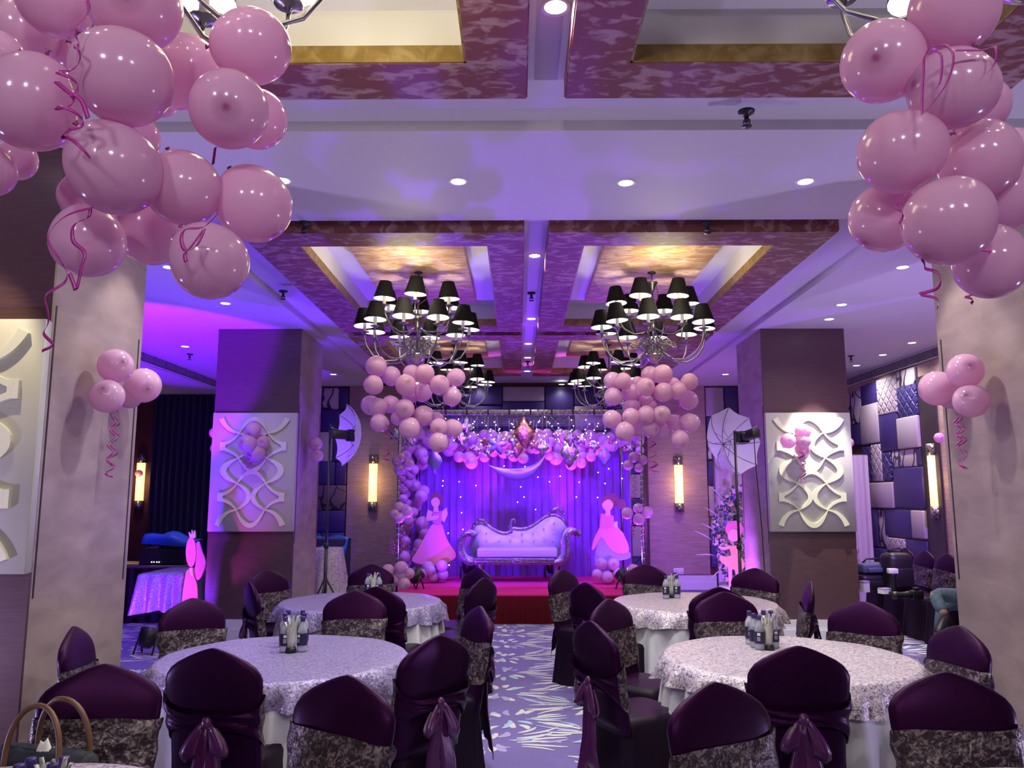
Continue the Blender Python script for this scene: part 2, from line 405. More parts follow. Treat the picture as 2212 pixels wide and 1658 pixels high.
ceil = struct(cl.obj('ceiling'))
for (x0, x1, y0, y1), (a0, a1, b0, b1) in zip(trays, opens):
    q = MB()                                   # the marbled frame, bottom and outer edges
    for (p0, p1, q0, q1) in ((x0, x1, y0, b0), (x0, x1, b1, y1), (x0, a0, b0, b1), (a1, x1, b0, b1)): q.box((p0, q0, ZT), (p1, q1, ZC + .01), 'marbled_maroon')
    q.obj('tray_frame', ceil)
    q = MB(); t = .012
    for (p0, p1, q0, q1) in ((a0, a1, b0, b0 + t), (a0, a1, b1 - t, b1), (a0, a0 + t, b0, b1), (a1 - t, a1, b0, b1)): q.box((p0, q0, ZT + .004), (p1, q1, ZT + .085), 'marbled_gold')
    q.obj('tray_lip', ceil)
    q = MB(); e = .05; h = 3.86
    for (p0, p1, q0, q1) in ((a0 - e, a1 + e, b0 - e, b0 + .008), (a0 - e, a1 + e, b1 - .008, b1 + e), (a0 - e, a0 + .008, b0, b1), (a1 - .008, a1 + e, b0, b1)): q.box((p0, q0, ZT + .085), (p1, q1, h), 'cove_white')
    q.box((a0 - e, b0 - e, h), (a1 + e, b1 + e, h + .05), 'cove_white')
    q.obj('tray_cove', ceil)
    q = MB(); q.bevbox((a0 + .24, b0 + .32, 3.80), (a1 - .24, b1 - .32, h), 'marbled_panel', .008, 1)
    q.obj('tray_panel', ceil)
    q = MB(); t = .006                          # thin polished trim around the frame
    for (p0, p1, q0, q1) in ((x0 - t, x1 + t, y0 - t, y0), (x0 - t, x1 + t, y1, y1 + t), (x0 - t, x0, y0, y1), (x1, x1 + t, y0, y1)): q.box((p0, q0, ZT + .01), (p1, q1, ZC + .005), 'marbled_maroon')
    q.obj('tray_edge', ceil)

# back wall: veneer fields, padded panels, maroon strip, baseboards
def bpan(x0, x1, z0, z1, m, name='padded_panel', d=.06, r=.018):
    q = MB(); q.bevbox((-(x1 - x0) / 2, -d, -(z1 - z0) / 2), ((x1 - x0) / 2, 0, (z1 - z0) / 2), m, r, 2)
    return q.obj(name, wb, ((x0 + x1) / 2, YB, (z0 + z1) / 2))
def xa(px, y=1070, Y=YB): return PY(px, y, Y).x
def za(py, x=1120, Y=YB): return PY(x, py, Y).z
WL0, WL1, WR0, WR1 = xa(750), xa(874), xa(1400), xa(1528)
bpan(WL0, WL1, .26, 3.65, 'wood_veneer', 'veneer_panel', .05, .006)
bpan(WR0, WR1, .26, 3.65, 'wood_veneer', 'veneer_panel', .05, .006)
bpan(WL1 + .0, WL1 + .1, 0.2, 3.65, 'brown_cladding', 'veneer_edge', .07, .006)
bpan(WR0 - .1, WR0, 0.2, 3.65, 'brown_cladding', 'veneer_edge', .07, .006)
rp = random.Random(5)
# the padded field above and behind the stage (measured where it shows)
cols = [(xa(886), xa(925)), (xa(925), xa(985)), (xa(985), xa(1085)), (xa(1085), xa(1178)), (xa(1178), xa(1242)), (xa(1242), xa(1306)), (xa(1306), xa(1388))]
kinds = {0: 'nlnpnl', 1: 'ndnlnq', 2: 'nnQnln', 3: 'lnpnLn', 4: 'nqnLnq', 5: 'nlnnlp', 6: 'qpnlnl'}
kk = dict(n='navy_leather', l='light_leather', p='leaf_print', q='navy_quilt', Q='light_quilt', L='light_leather', d='navy_leather')
for i, (x0, x1) in enumerate(cols):
    zz = [3.64, 3.36 if i == 3 else 3.64 - rp.uniform(.35, .6)]
    while zz[-1] > .5: zz.append(max(.28, zz[-1] - rp.uniform(.42, .62)))
    for j in range(len(zz) - 1):
        bpan(x0 + .004, x1 - .004, zz[j + 1] + .004, zz[j] - .004, kk[kinds[i][j % 6]], d=rp.uniform(.04, .08))
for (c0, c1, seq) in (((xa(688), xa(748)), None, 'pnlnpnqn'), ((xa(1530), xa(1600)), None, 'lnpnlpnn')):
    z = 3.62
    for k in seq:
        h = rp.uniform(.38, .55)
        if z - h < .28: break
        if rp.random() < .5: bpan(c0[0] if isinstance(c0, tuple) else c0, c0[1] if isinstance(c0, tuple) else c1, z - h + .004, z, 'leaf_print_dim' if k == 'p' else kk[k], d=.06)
        else:
            m_ = (c0[0] + c0[1]) / 2 + rp.uniform(-.08, .08)
            bpan(c0[0], m_ - .003, z - h + .004, z, kk[k], d=.05); bpan(m_ + .003, c0[1], z - h + .004, z, 'navy_leather', d=.07)
        z -= h
def baseboard(name, a, b, z0=.06, z1=.25):
    q = MB(); q.box(a + (0,), b + (z1 * .55,), 'white_trim')
    (x0, y0), (x1, y1) = a, b
    g = .012
    q.box((x0 + (g if x1 - x0 > y1 - y0 else 0), y0 + g * .8, z1 * .55), (x1 - (g if x1 - x0 > y1 - y0 else 0), y1, z1), 'white_trim')
    return struct(q.obj(name))
baseboard('baseboard_back', (XL, YB - .06), (XR, YB))
q = MB(); q.box((XR - .05, YF, 0), (XR, YB, .25), 'white_trim'); struct(q.obj('baseboard_right'))

# padded feature on the right wall, panel by panel
PR = [(145,222,375,560,'p'),(222,320,330,455,'n'),(318,428,295,505,'Q'),(415,525,250,350,'p'),(428,540,340,520,'q'),(160,230,560,680,'n'),(225,328,445,670,'l'),
 (328,435,495,710,'n'),(433,552,515,695,'l'),(235,298,680,885,'q'),(288,345,668,880,'Q'),(345,395,715,875,'q'),(394,535,698,800,'p'),(535,560,690,790,'n'),
 (410,578,800,1030,'n'),(240,278,890,1020,'n'),(278,412,883,1028,'l'),(247,318,1030,1240,'n'),(316,372,1035,1250,'p'),(358,515,1035,1190,'n'),
 (515,590,1040,1200,'l'),(375,480,1195,1270,'Q'),(480,598,1205,1320,'n'),(258,375,1250,1340,'n')]
for x0, x1, yt, yb_, k in PR:
    ym = (yt + yb_) / 2
    A = PX(1780 + x0 / 2.59, 700 + ym / 2.59, XR); B = PX(1780 + x1 / 2.59, 700 + ym / 2.59, XR); xc = 1780 + (x0 + x1) / 5.18
    T = PX(xc, 700 + yt / 2.59, XR).z; Bo = PX(xc, 700 + yb_ / 2.59, XR).z
    q = MB(); d = {'n': .06, 'l': .075, 'p': .045, 'q': .06, 'Q': .07}[k]; hy = abs(A.y - B.y) / 2 - .004; hz = (T - Bo) / 2 - .004
    q.bevbox((-hy, -d, -hz), (hy, 0, hz), kk[k], .018, 2)
    q.obj('padded_panel', wr, (XR, (A.y + B.y) / 2, (T + Bo) / 2), (0, 0, -PI / 2))
q = MB(); q.box((-1.35, -.03, .3), (1.5, 0, 3.3), 'dark_edge'); q.obj('padding_board', wr, (XR, 12.1, 0), (0, 0, -PI / 2))

# pillars
REL = [((185,545),(140,603),(79,625),30,8), ((170,688),(118,665),(79,625),20,7), ((170,712),(118,735),(79,765),20,7), ((79,765),(160,835),(79,905),28,6),
       ((170,968),(118,945),(79,905),20,7), ((170,992),(118,1013),(79,1050),20,7), ((180,1135),(140,1075),(79,1050),30,8), ((79,625),(12,695),(79,765),20,5), ((79,905),(12,978),(79,1050),20,5)]
RELC = [((-79,625),(0,547),(79,625)), ((-79,765),(0,832),(79,765)), ((-79,905),(0,842),(79,905)), ((-79,1050),(0,1135),(79,1050))]
def strip(a, mid, b, w0, w1, wm, sx=1):
    """tapered raised arc, local x-z, front at y = -t"""
    k = .00212; A, Mi, B = [Vector(((p[0] * sx) * k, (840 - p[1]) * k)) for p in (a, mid, b)]
    C = 2 * Mi - .5 * (A + B); n = 14; q = MB(); fr = []; 
    for i in range(n + 1):
        t = i / n; p = A * (1 - t) ** 2 + C * 2 * t * (1 - t) + B * t * t
        d = (C - A) * (1 - t) + (B - C) * t; d = d.normalized() if d.length > 1e-6 else Vector((1, 0)); nn = Vector((-d.y, d.x))
        w = (w0 * (1 - t) + w1 * t + wm * math.sin(PI * t)) * k / 2
        y = -.024
        fr.append([(p + nn * w, 0), (p + nn * w, y), (p - nn * w, y), (p - nn * w, 0)])
    q.loft([[(c.x, yy, c.y) for c, yy in r] for r in fr], 'relief_ivory', True, True, False)
    return q
rel_meshes = []
for sx in (1, -1):
    for a, mi, b, w0, w1 in REL:
        crescent = a[0] == 79
        rel_meshes.append(strip(a, mi, b, 5 if crescent else w0, 5 if crescent else w1, (30 if a[1] == 765 else 22) if crescent else 0, sx).mesh('relief_arc'))
    for yy in (700, 980):
        q = MB(); k = .00212; x0, x1 = sorted((185 * sx * k, 155 * sx * k)); q.box((x0, -.0235, (840 - yy - 24) * k), (x1, 0, (840 - yy + 24) * k), 'relief_ivory'); rel_meshes.append(q.mesh('relief_tab'))
for a, mi, b in RELC: rel_meshes.append(strip(a, mi, b, 5, 5, 20).mesh('relief_arc'))
def pillar(x0, y0, label):
    """1 m square pillar; the decorated face looks towards -Y"""
    p = empty('pillar', (x0 + .5, y0, 0), 0, label, 'pillar', None)
    q = MB(); q.box((-.5, .0, 0), (.5, 1.05, ZB + .02), 'wallpaper_beige'); q.obj('shaft', p)
    q = MB(); q.box((-.502, -.02, 2.62), (.502, 0, ZB), 'brown_cladding'); q.obj('upper_cladding', p)
    q = MB(); q.box((-.502, -.02, .24), (.502, 0, 1.24), 'brown_cladding'); q.obj('lower_cladding', p)
    q = MB(); q.bevbox((-.50, -.06, 1.235), (.50, 0, 2.625), 'panel_cream', .004, 1)
    pan = q.obj('relief_panel', p)
    for me in rel_meshes: link(me.name.split('.')[0], me, pan, (0, -.06, 1.93))
    q = MB(); q.box((-.53, -.05, 0), (.53, 1.08, .13), 'white_trim'); q.box((-.52, -.04, .13), (.52, 1.07, .15), 'white_trim'); q.box((-.512, -.035, .15), (.512, 1.06, .24), 'white_trim')
    q.obj('baseboard', p)
    s_ = 1 if x0 < 0 else -1
    for yy in (.02, 1.0):
        q = MB(); q.box((s_ * .5 - .004, yy, 1.1), (s_ * .5 + .004, yy + .010, 2.72), 'dark_edge'); q.obj('edge_trim', p)
    return p
pillar(-3.63, 4.33, 'near left beige pillar with an ivory scrollwork panel, beneath the largest balloon bunch')
pillar(2.93, 4.38, 'near right beige pillar on the right edge, behind the plum chairs')
pillar(-3.63, 9.35, 'far left pillar washed violet, with a scrollwork panel between brown cladding')
pillar(2.93, 9.38, 'far right pillar with white-lit scrollwork panel beside the studio umbrella')

# vents
def vent(x, y0, y1, z0, z1, nx, label):
    t = empty('air_vent', (x, (y0 + y1) / 2, z0), 0, label, 'vent')
    L = (y1 - y0) / 2; h = z1 - z0
    q = MB(); q.box((0, -L, 0), (nx * .01, L, h), 'black_plastic'); q.obj('backing', t)
    q = MB()
    for a, b in ((0, .014), (h - .014, h)): q.box((0, -L, a), (nx * .03, L, b), 'white_trim')
    q.obj('frame', t)
    q = MB(); q.box((nx * .01, -L, 0), (nx * .024, L, .004), 'white_trim'); me = q.mesh('slat')
    n = 7
    for i in range(n): link('slat', me, t, (0, 0, .018 + (h - .04) * i / (n - 1)))
    q = MB(); q.box((nx * .01, -.004, .012), (nx * .027, .004, h - .012), 'nickel'); me = q.mesh('mullion')
    k = int((y1 - y0) / .35)
    for i in range(1, k): link('mullion', me, t, (0, -L + 2 * L * i / k, 0))
vent(XR, 10.2, 14.3, 3.49, 3.645, -1, 'long grille vent above the padded panels on the right wall')
vent(-5.25, 9.0, 14.3, 3.485, 3.645, 1, 'long dark grille vent along the ceiling step on the left')

# downlights and sprinklers
def disc_mesh():
    q = MB(); q.lathe([(.046, -.001), (.062, -.006), (.066, -.001), (.066, .002)], 'white_plastic', 20, cap=False); a = q.mesh('trim_ring')
    q = MB(); q.lathe([(.0001, -.002), (.048, -.002)], 'lamp_lens', 16, cap=False); return a, q.mesh('lens')
ring_me, lens_me = disc_mesh()
DL = [(1200,15,ZC,'centre strip between the near ceiling trays',40,1),(610,390,ZB,'cross beam, beside the left balloons',45,0),(990,392,ZB,'cross beam, left of the middle',55,1),(1352,395,ZB,'cross beam, right of the middle',70,1),
 (1740,392,ZB,'cross beam, far right',40,1),(365,577,ZB,'left aisle ceiling, nearest the balloons',20,0),(487,655,ZB,'left aisle ceiling, above the rear pillar',20,0),(400,748,ZB,'left aisle ceiling, by the vent',20,0),
 (720,808,ZB,'left aisle ceiling near the back wall',25,0),(1155,552,ZC,'centre strip, first beyond the cross beam',45,1),(1148,688,ZC,'centre strip, just past the sprinkler',35,0),(1141,742,ZC,'centre strip, third in its row',25,0),
 (1140,772,ZC,'centre strip, fourth in its row',25,0),(1139,801,ZC,'centre strip, last in its row',25,0),(1950,577,ZB,'right aisle ceiling, nearest the balloons',45,1),(1818,658,ZB,'right aisle ceiling, in front of the far pillar',60,0),
 (1970,740,ZB,'right aisle ceiling, by the pillar edge',50,1),(1907,766,ZB,'right aisle ceiling, middle of three above the padded wall',45,1),(1850,789,ZB,'right aisle ceiling, farthest above the padded wall',45,1),
 (1567,808,ZB,'right aisle ceiling near the back wall',30,0),(1035,831,ZB,'back of the hall, left above the stage',8,1),(1212,833,ZB,'back of the hall, right above the stage',8,1)]
for i, (x, y, z, where, pw, on) in enumerate(DL):
    p = PZ(x, y, z)
    if p.y > 14.2: p.y = 14.15
    t = empty('recessed_downlight', (p.x, p.y, z), 0, 'round white recessed downlight in the ' + where, 'downlight', 'recessed downlights')
    link('trim_ring', ring_me, t); link('lens', lens_me, t)
    spot('downlight_beam', (p.x, p.y, z - .012), (p.x, p.y, 0), pw * 2.2, COOL if i in (1, 2, 3) else WHITE, 145, .9, .04)
SPR = [(1612,240,ZB,'cross beam step, right of the middle'),(1528,480,ZB,'cross beam, above the right tray'),(658,480,ZB,'cross beam, above the left tray'),(612,628,ZB,'left aisle, by the tray corner'),(410,764,ZB,'left aisle by the vent'),
       (1148,632,ZC,'centre strip between the trays'),(1140,780,ZC,'centre strip near the stage'),(1838,768,ZB,'right aisle by the far pillar')]
sq = MB(); sq.lathe([(.0001, 0), (.045, 0), (.04, -.012), (.014, -.016), (.012, -.05), (.02, -.052), (.02, -.06), (.008, -.062), (.0001, -.062)], 'dark_metal', 14); sp_body = sq.mesh('head')
sq = MB(); sq.lathe([(.0001, -.088), (.026, -.086), (.026, -.082), (.0001, -.080)], 'dark_metal', 14)
for s_ in (-1, 1): sq.tube([(s_ * .012, 0, -.055), (s_ * .018, 0, -.07), (s_ * .006, 0, -.083)], .003, 'dark_metal', 5)
sp_def = sq.mesh('deflector')
for x, y, z, where in SPR:
    p = PZ(x, y, z); t = empty('fire_sprinkler', (p.x, p.y, z), 0, 'dark ceiling sprinkler on the ' + where, 'sprinkler', 'ceiling sprinklers')
    link('head', sp_body, t); link('deflector', sp_def, t)

# wall sconces
def sconce(loc, rz, label):
    t = empty('wall_sconce', loc, rz, label, 'sconce', 'tall wall sconces')
    q = MB(); q.box((-.05, -.02, -.50), (.05, 0, .50), 'nickel'); q.obj('backplate', t)
    h = lambda z0, z1, r, m, nm: (lambda q: (q.loft([[(r * math.sin(a), -.012 - r * 1.05 * math.cos(a), z) for a in [-PI / 2 + PI * j / 10 for j in range(11)]] for z in (z0, z1)], m, True, True), q.obj(nm, t)))(MB())
    h(-.34, .34, .075, 'sconce_glow', 'diffuser'); h(.34, .5, .082, 'sconce_lattice', 'lattice_cap'); h(-.5, -.34, .082, 'sconce_lattice', 'lattice_cap')
for (x, y, lab) in ((806, 1042, 'glowing amber wall sconce on the veneer left of the stage'), (1466, 1045, 'glowing amber wall sconce on the veneer right of the stage'), (304, 1040, 'glowing amber wall sconce beside the navy curtain')):
    p = PY(x, y, YB - (.06 if x > 400 else .0)); sconce((p.x, p.y, p.z), 0, lab)
    point('sconce_lamp', (p.x, p.y - .30, p.z), 5, (1, .62, .22), .06)
p = PX(2022, 1038, XR); sconce((XR, p.y, p.z), -PI / 2, 'glowing amber wall sconce at the right of the padded wall')
point('sconce_lamp', (XR - .3, p.y, p.z), 5, (1, .62, .22), .06)
# socket plate
p = PY(1466, 1233, YB - .055); t = empty('wall_socket', (p.x, YB - .05, p.z), 0, 'white double wall socket on the veneer right of the stage', 'socket')
q = MB(); q.bevbox((-.09, -.012, -.055), (.09, 0, .055), 'white_plastic', .006, 1); q.obj('plate', t)
q = MB()
for (a, b) in ((-.045, .018), (-.06, -.012), (-.03, -.012)): q.lathe([(.0001, 0), (.007, 0)], 'black_plastic', 8, (a, b, 0), False)
o = q.obj('socket_holes', t, (0, -.0135, 0), (PI / 2, 0, 0)); o['kind'] = 'stuff'
q = MB(); q.bevbox((.025, -.018, -.03), (.06, -.01, .03), 'white_plastic', .004, 1); q.obj('rocker_switch', t)

# the pillar spots (real recessed lamps beside the pillars)
for k, (x, y, tx, ty, pw, c) in enumerate(((-2.2, 5.12, -2.62, 5.0, 50, WHITE), (2.5, 5.12, 2.92, 5.0, 50, WHITE), (3.56, 8.85, 3.46, 9.25, 460, (1, .98, .86)), (-2.9, 3.86, -3.1, 4.3, 110, (1, .85, .5)), (3.4, 3.86, 3.5, 4.3, 40, (1, .85, .5)))):
    t = empty('recessed_downlight', (x, y, ZB), 0, 'round recessed downlight close to the ' + ('near left pillar, aisle side', 'near right pillar, aisle side', 'far right pillar, panel side', 'near left pillar, panel side', 'near right pillar, panel side')[k], 'downlight', 'pillar downlights')
    link('trim_ring', ring_me, t); link('lens', lens_me, t)
    spot('pillar_beam', (x, y, ZB - .012), (tx, ty, 1.2), pw, c, (62, 62, 42, 44, 44)[k], .5, .02)

# ------------------------------------------------------------------ balloons and ribbons
def balloon_mesh(m, seg, rings, knot=True):
    q = MB(); pr = []
    for i in range(rings + 1):
        a = PI * i / rings; z = -math.cos(a); r = math.sin(a)
        if z < 0: z = z * 1.10; r *= (1 - .05 * (-z))
        pr.append((max(r, .0001), z))
    q.lathe(pr, m, seg, cap=False)
    if knot: q.lathe([(.02, -1.08), (.05, -1.13), (.03, -1.16), (.075, -1.22), (.0001, -1.2)], 'latex_dark', 8)
    return q.mesh('balloon')
kq = MB(); kq.lathe([(.02, -1.08), (.05, -1.13), (.03, -1.16), (.075, -1.22), (.0001, -1.2)], 'latex_dark', 10); knot_me = kq.mesh('knot')
BAL = {'hi': balloon_mesh('latex', 32, 20, False), 'mid': balloon_mesh('latex', 18, 12), 'lo': balloon_mesh('latex_lilac', 14, 9)}
rb = random.Random(21)
def balloon(p, r, d, kind, label, group):
    """p centre, r radius, d = direction of the crown (away from the knot)"""
    o = link('balloon', BAL[kind], None, p)
    o.rotation_euler = Vector(d).to_track_quat('Z', 'Y').to_euler()
    k = rb.uniform(.97, 1.03); o.scale = (r, r * rb.uniform(.98, 1.02), r * k)
    tag(o, label, 'balloon', group)
    if kind == 'hi': link('knot', knot_me, o)
    return o
ORD = ['first', 'second', 'third', 'fourth', 'fifth', 'sixth', 'seventh', 'eighth', 'ninth', 'tenth', 'eleventh', 'twelfth', 'thirteenth', 'fourteenth', 'fifteenth', 'sixteenth', 'seventeenth', 'eighteenth', 'nineteenth', 'twentieth', 'twenty-first', 'twenty-second', 'twenty-third', 'twenty-fourth']
def ribbon(pts, w, name, label, group=None, m='ribbon_magenta', curl=None, turns=0, n=None):
    """flat curling ribbon along pts; curl = radius of the coil"""
    P = [Vector(p) for p in pts]; seg = []
    n = n or max(12, int(turns * 12)); 
    def at(t):
        x = t * (len(P) - 1); i = min(int(x), len(P) - 2); f = x - i
        p0, p1, p2, p3 = P[max(i - 1, 0)], P[i], P[i + 1], P[min(i + 2, len(P) - 1)]
        return .5 * ((2 * p1) + (p2 - p0) * f + (2 * p0 - 5 * p1 + 4 * p2 - p3) * f * f + (3 * p1 - p0 - 3 * p2 + p3) * f ** 3)
    q = MB(); vs = []
    for i in range(n + 1):
        t = i / n; c = at(t); a = 2 * PI * turns * t
        if curl: c = c + Vector((math.cos(a), math.sin(a), 0)) * curl * min(1, t * 4)
        s_ = Vector((math.sin(a * .5 + .6) * .5, .25, 1)).normalized() if curl else Vector((.75, .2, .6))
        vs += [c + s_ * w / 2, c - s_ * w / 2, c - s_ * w / 2 + Vector((0, .001, 0)), c + s_ * w / 2 + Vector((0, .001, 0))]
    q.loft([vs[4 * i:4 * i + 4] for i in range(n + 1)], m, True, True)
    o = q.obj(name); tag(o, label, 'ribbon', group); return o

def crop(ox, oy, sc): return lambda x, y: (ox + x / sc, oy + y / sc)
# --- near left bunch: (px, py, radius px, depth, label)
NL = [(268,168,103,1.62,'very large dusky pink balloon at the front of the near left bunch'),
 (248,365,98,1.66,'large dusky balloon just below the big front one, near left bunch'),
 (397,408,79,1.78,'round pink balloon right of the shaded lower front one, near left bunch'),
 (549,442,80,1.86,'pink balloon sticking out farthest right at the lower level, near left bunch'),
 (454,565,82,1.74,'dark shaded balloon hanging lowest, with a ribbon loop on it, near left bunch'),
 (190,523,77,1.80,'pink balloon with two ribbon loops hanging over it, low in the near left bunch'),
 (326,500,72,1.98,'pink balloon half hidden between the two lowest ones, near left bunch'),
 (545,100,80,1.84,'bright pink balloon at the upper right, touching a chandelier cup, near left bunch'),
 (495,236,83,1.72,'pink balloon with a dark crown spot, right side of the near left bunch'),
 (555,257,64,1.94,'pink balloon peeking out behind the spotted one, right side of near left bunch'),
 (400,155,78,2.00,'brightly backlit balloon in the gap right of the biggest one, near left bunch'),
 (292,8,98,1.70,'pink balloon cut by the top edge with dark crown spot, near left bunch'),
 (118,-3,78,1.76,'pink balloon at the top edge behind the hanging ribbon, near left bunch'),
 (66,224,101,1.66,'large pink balloon at the left edge beside the curling ribbon, near left bunch'),
 (-8,122,56,1.74,'pale balloon cut by the left edge above the large left one'),
 (52,66,72,1.92,'backlit balloon behind, high at the left of the near left bunch'),
 (160,105,52,2.02,'small bright balloon far behind the hanging ribbon, near left bunch'),
 (-22,370,53,1.72,'balloon cut by the left edge, lower of the two left edge ones'),
 (36,346,42,1.86,'small balloon beside the left edge in front of the brown pillar top'),
 (178,425,50,1.92,'balloon peeking out left of the shaded lower front one, near left bunch'),
 (292,300,53,1.92,'bright balloon peeking out right of the front pair, near left bunch'),
 (362,492,45,2.08,'small balloon behind the round pink one, low in the near left bunch'),
 (352,222,30,2.1,'tiny sliver of balloon behind the biggest one, near left bunch')]
def cluster(lst, ctr, kind, group):
    C = Vector(ctr)
    for x, y, r, D, lab in lst:
        p = PY(x, y, D); t = (p - EYE).dot(FW); rad = r * t / FPX
        d = (p - C); d.y = 0; d = d.normalized() + Vector((rb.uniform(-.4, .4), rb.uniform(-.1, .5), rb.uniform(-.3, .3)))
        if 'spot' in lab: d = Vector((.3 if x < 1000 else -.7, -1, -.45))
        balloon(p, rad, d, kind, lab, group)
cluster(NL, PY(280, 260, 2.0), 'hi', 'pink balloons under the near left chandelier')
f = crop(1780, 0, 2.368)
NR = [(2061,18,93,1.72,'large pink balloon at the top edge of the near right bunch'),
 (1907,133,87,1.78,'pink balloon with a crown spot, farthest left in the near right bunch'),
 (1960,128,79,1.98,'balloon hidden behind the leftmost spotted one, near right bunch'),
 (2057,192,88,1.72,'pink balloon with ribbon loops across it, near right bunch'),
 (2122,228,57,1.96,'balloon peeking out behind the ribbon-looped one, right side of near right bunch'),
 (1945,329,90,1.76,'large balloon on the left at middle height of the near right bunch'),
 (2115,346,84,1.84,'balloon on the right at middle height of the near right bunch'),
 (1910,471,73,1.92,'pink balloon low on the left of the near right bunch'),
 (2048,479,94,1.70,'largest shaded balloon at the lower front of the near right bunch'),
 (2140,567,76,1.80,'deep pink balloon hanging lowest in the near right bunch'),
 (2186,420,76,1.9,'balloon cut by the right edge above the lowest one, near right bunch'),
 (2198,325,46,1.94,'small balloon cut by the right edge at middle height, near right bunch')]
cluster(NR, PY(2060, 300, 2.0), 'hi', 'pink balloons under the near right chandelier')
def auto(lst, D0, ctr, kind, group, what, split, jitter=.22):
    tiers = {'upper': sorted([b for b in lst if b[1] < split]), 'lower': sorted([b for b in lst if b[1] >= split])}
    C = Vector(ctr)
    for tn, bs in tiers.items():
        for i, (x, y, r, back) in enumerate(bs):
            D = D0 + (.16 if back else rb.uniform(-jitter / 2, .04)); p = PY(x, y, D); rad = r * (p - EYE).dot(FW) / FPX
            d = (p - C).normalized() + Vector((rb.uniform(-.8, .8), rb.uniform(-.5, .3), rb.uniform(-.8, .8)))
            balloon(p, rad, d, kind, 'pink balloon, %s from left in the %s tier of %s' % (ORD[i], tn, what), group)
g = crop(700, 560, 3.768)
ML = [(425,870,88,0),(545,945,78,1),(400,1020,80,0),(715,930,75,1),(820,930,80,0),(665,1022,88,0),(805,1080,80,1),(700,1110,65,1),(940,1020,82,0),(1075,960,75,0),(1045,1115,75,0),
      (380,1185,80,1),(435,1205,80,0),(540,1180,75,1),(655,1215,82,0),(600,1290,60,1),(810,1270,85,0),(450,1330,75,0),(695,1375,88,0),(730,1390,75,1),(910,1310,70,1),(935,1365,75,0),(1055,1375,75,0),(930,1490,80,0),(960,1490,65,1)]
ML = [(*g(x, y), r / 3.768, b) for x, y, r, b in ML]
auto(ML, 7.25, PY(900, 865, 7.4), 'mid', 'pink balloons hanging below the left middle chandelier', 'the left hanging bunch', 560 + 1140 / 3.768)
g = crop(1180, 560, 3.768)
MR = [(540,990,75,0),(625,990,72,0),(545,1115,75,0),(690,1085,80,1),(805,1040,80,0),(845,940,75,1),(950,935,80,0),(955,1080,78,0),(1165,995,72,0),(1080,1070,72,0),(1035,1020,60,1),(1160,1145,78,1),(745,1000,50,1),
      (690,1200,70,1),(810,1150,60,1),(850,1200,50,1),(535,1300,78,0),(690,1280,72,0),(815,1265,75,0),(940,1260,75,0),(640,1400,80,0),(750,1370,70,1),(845,1375,75,0),(940,1385,70,1),(1050,1330,70,1),(1175,1330,80,0),(1090,1460,72,0)]
MR = [(*g(x, y), r / 3.768, b) for x, y, r, b in MR]
auto(MR, 7.25, PY(1405, 865, 7.4), 'mid', 'pink balloons hanging below the right middle chandelier', 'the right hanging bunch', 560 + 1155 / 3.768)
# --- bunches tied on the pillars
def bunch(items, fD, group, labs, kind='mid', out=(0, -1, 0)):
    for (x, y, r, back), lab in zip(items, labs):
        p = fD(x, y, back); rad = r * (p - EYE).dot(FW) / FPX
        balloon(p, rad, Vector(out) + Vector((rb.uniform(-.8, .8), rb.uniform(-.8, .8), rb.uniform(-.6, .6))), kind, lab, group)
g = crop(0, 640, 2.369)
bunch([(*g(592,355), 37, 0), (*g(548,510), 36, 0), (*g(732,455), 38, 0), (*g(665,510), 26, 1)], lambda x, y, b: PX(x, y, -2.52 + (-.02 if b else .06)), 'balloon bunch on the near left pillar',
      ['top balloon of the bunch on the near left pillar', 'lower left balloon of the bunch on the near left pillar', 'right balloon of the bunch on the near left pillar', 'half hidden back balloon of the bunch on the near left pillar'], 'hi', (.6, -.6, 0))
g = crop(1780, 700, 2.59)
bunch([(*g(790,260), 37, 0), (*g(632,358), 37, 0), (*g(822,428), 36, 0), (*g(705,410), 24, 1)], lambda x, y, b: PX(x, y, 2.82 + (.03 if b else -.06)), 'balloon bunch on the near right pillar',
      ['top balloon of the bunch on the near right pillar', 'left balloon of the bunch on the near right pillar', 'lower right balloon of the bunch on the near right pillar', 'half hidden back balloon of the bunch on the near right pillar'], 'hi', (-.6, -.6, 0))
g = crop(1440, 700, 2.59)
bunch([(*g(680,652), 17, 0), (*g(762,600), 17, 0), (*g(762,652), 17, 0), (*g(760,700), 16, 1)], lambda x, y, b: PY(x, y, 9.2 if b else 9.10), 'balloon bunch on the white scrollwork panel',
      ['left balloon on the far right scrollwork panel', 'top balloon on the far right scrollwork panel', 'right balloon on the far right scrollwork panel', 'lowest, hidden balloon on the far right scrollwork panel'])
g = crop(420, 700, 2.59)
bunch([(*g(330,590), 17, 0), (*g(300,665), 20, 0), (*g(375,660), 17, 1), (*g(345,715), 20, 1)], lambda x, y, b: PY(x, y, 9.18 if b else 9.10), 'balloon bunch on the violet scrollwork panel',
      ['top violet-lit balloon on the far left scrollwork panel', 'left violet-lit balloon on the far left scrollwork panel', 'right violet-lit balloon on the far left scrollwork panel', 'lowest violet-lit balloon on the far left scrollwork panel'])
bunch([(*g(115,608), 12, 0), (*g(125,692), 13, 0)], lambda x, y, b: PY(x, y, 9.42), 'balloons on the outer side of the far left pillar', ['upper balloon at outer edge of the far left pillar', 'lower balloon at outer edge of the far left pillar'])
bunch([(*g(678,668), 15, 0), (*g(685,735), 14, 1)], lambda x, y, b: PY(x, y, 9.75), 'balloons on the inner side of the far left pillar', ['upper balloon beside the studio light on the far left pillar', 'lower balloon beside the studio light on the far left pillar'])
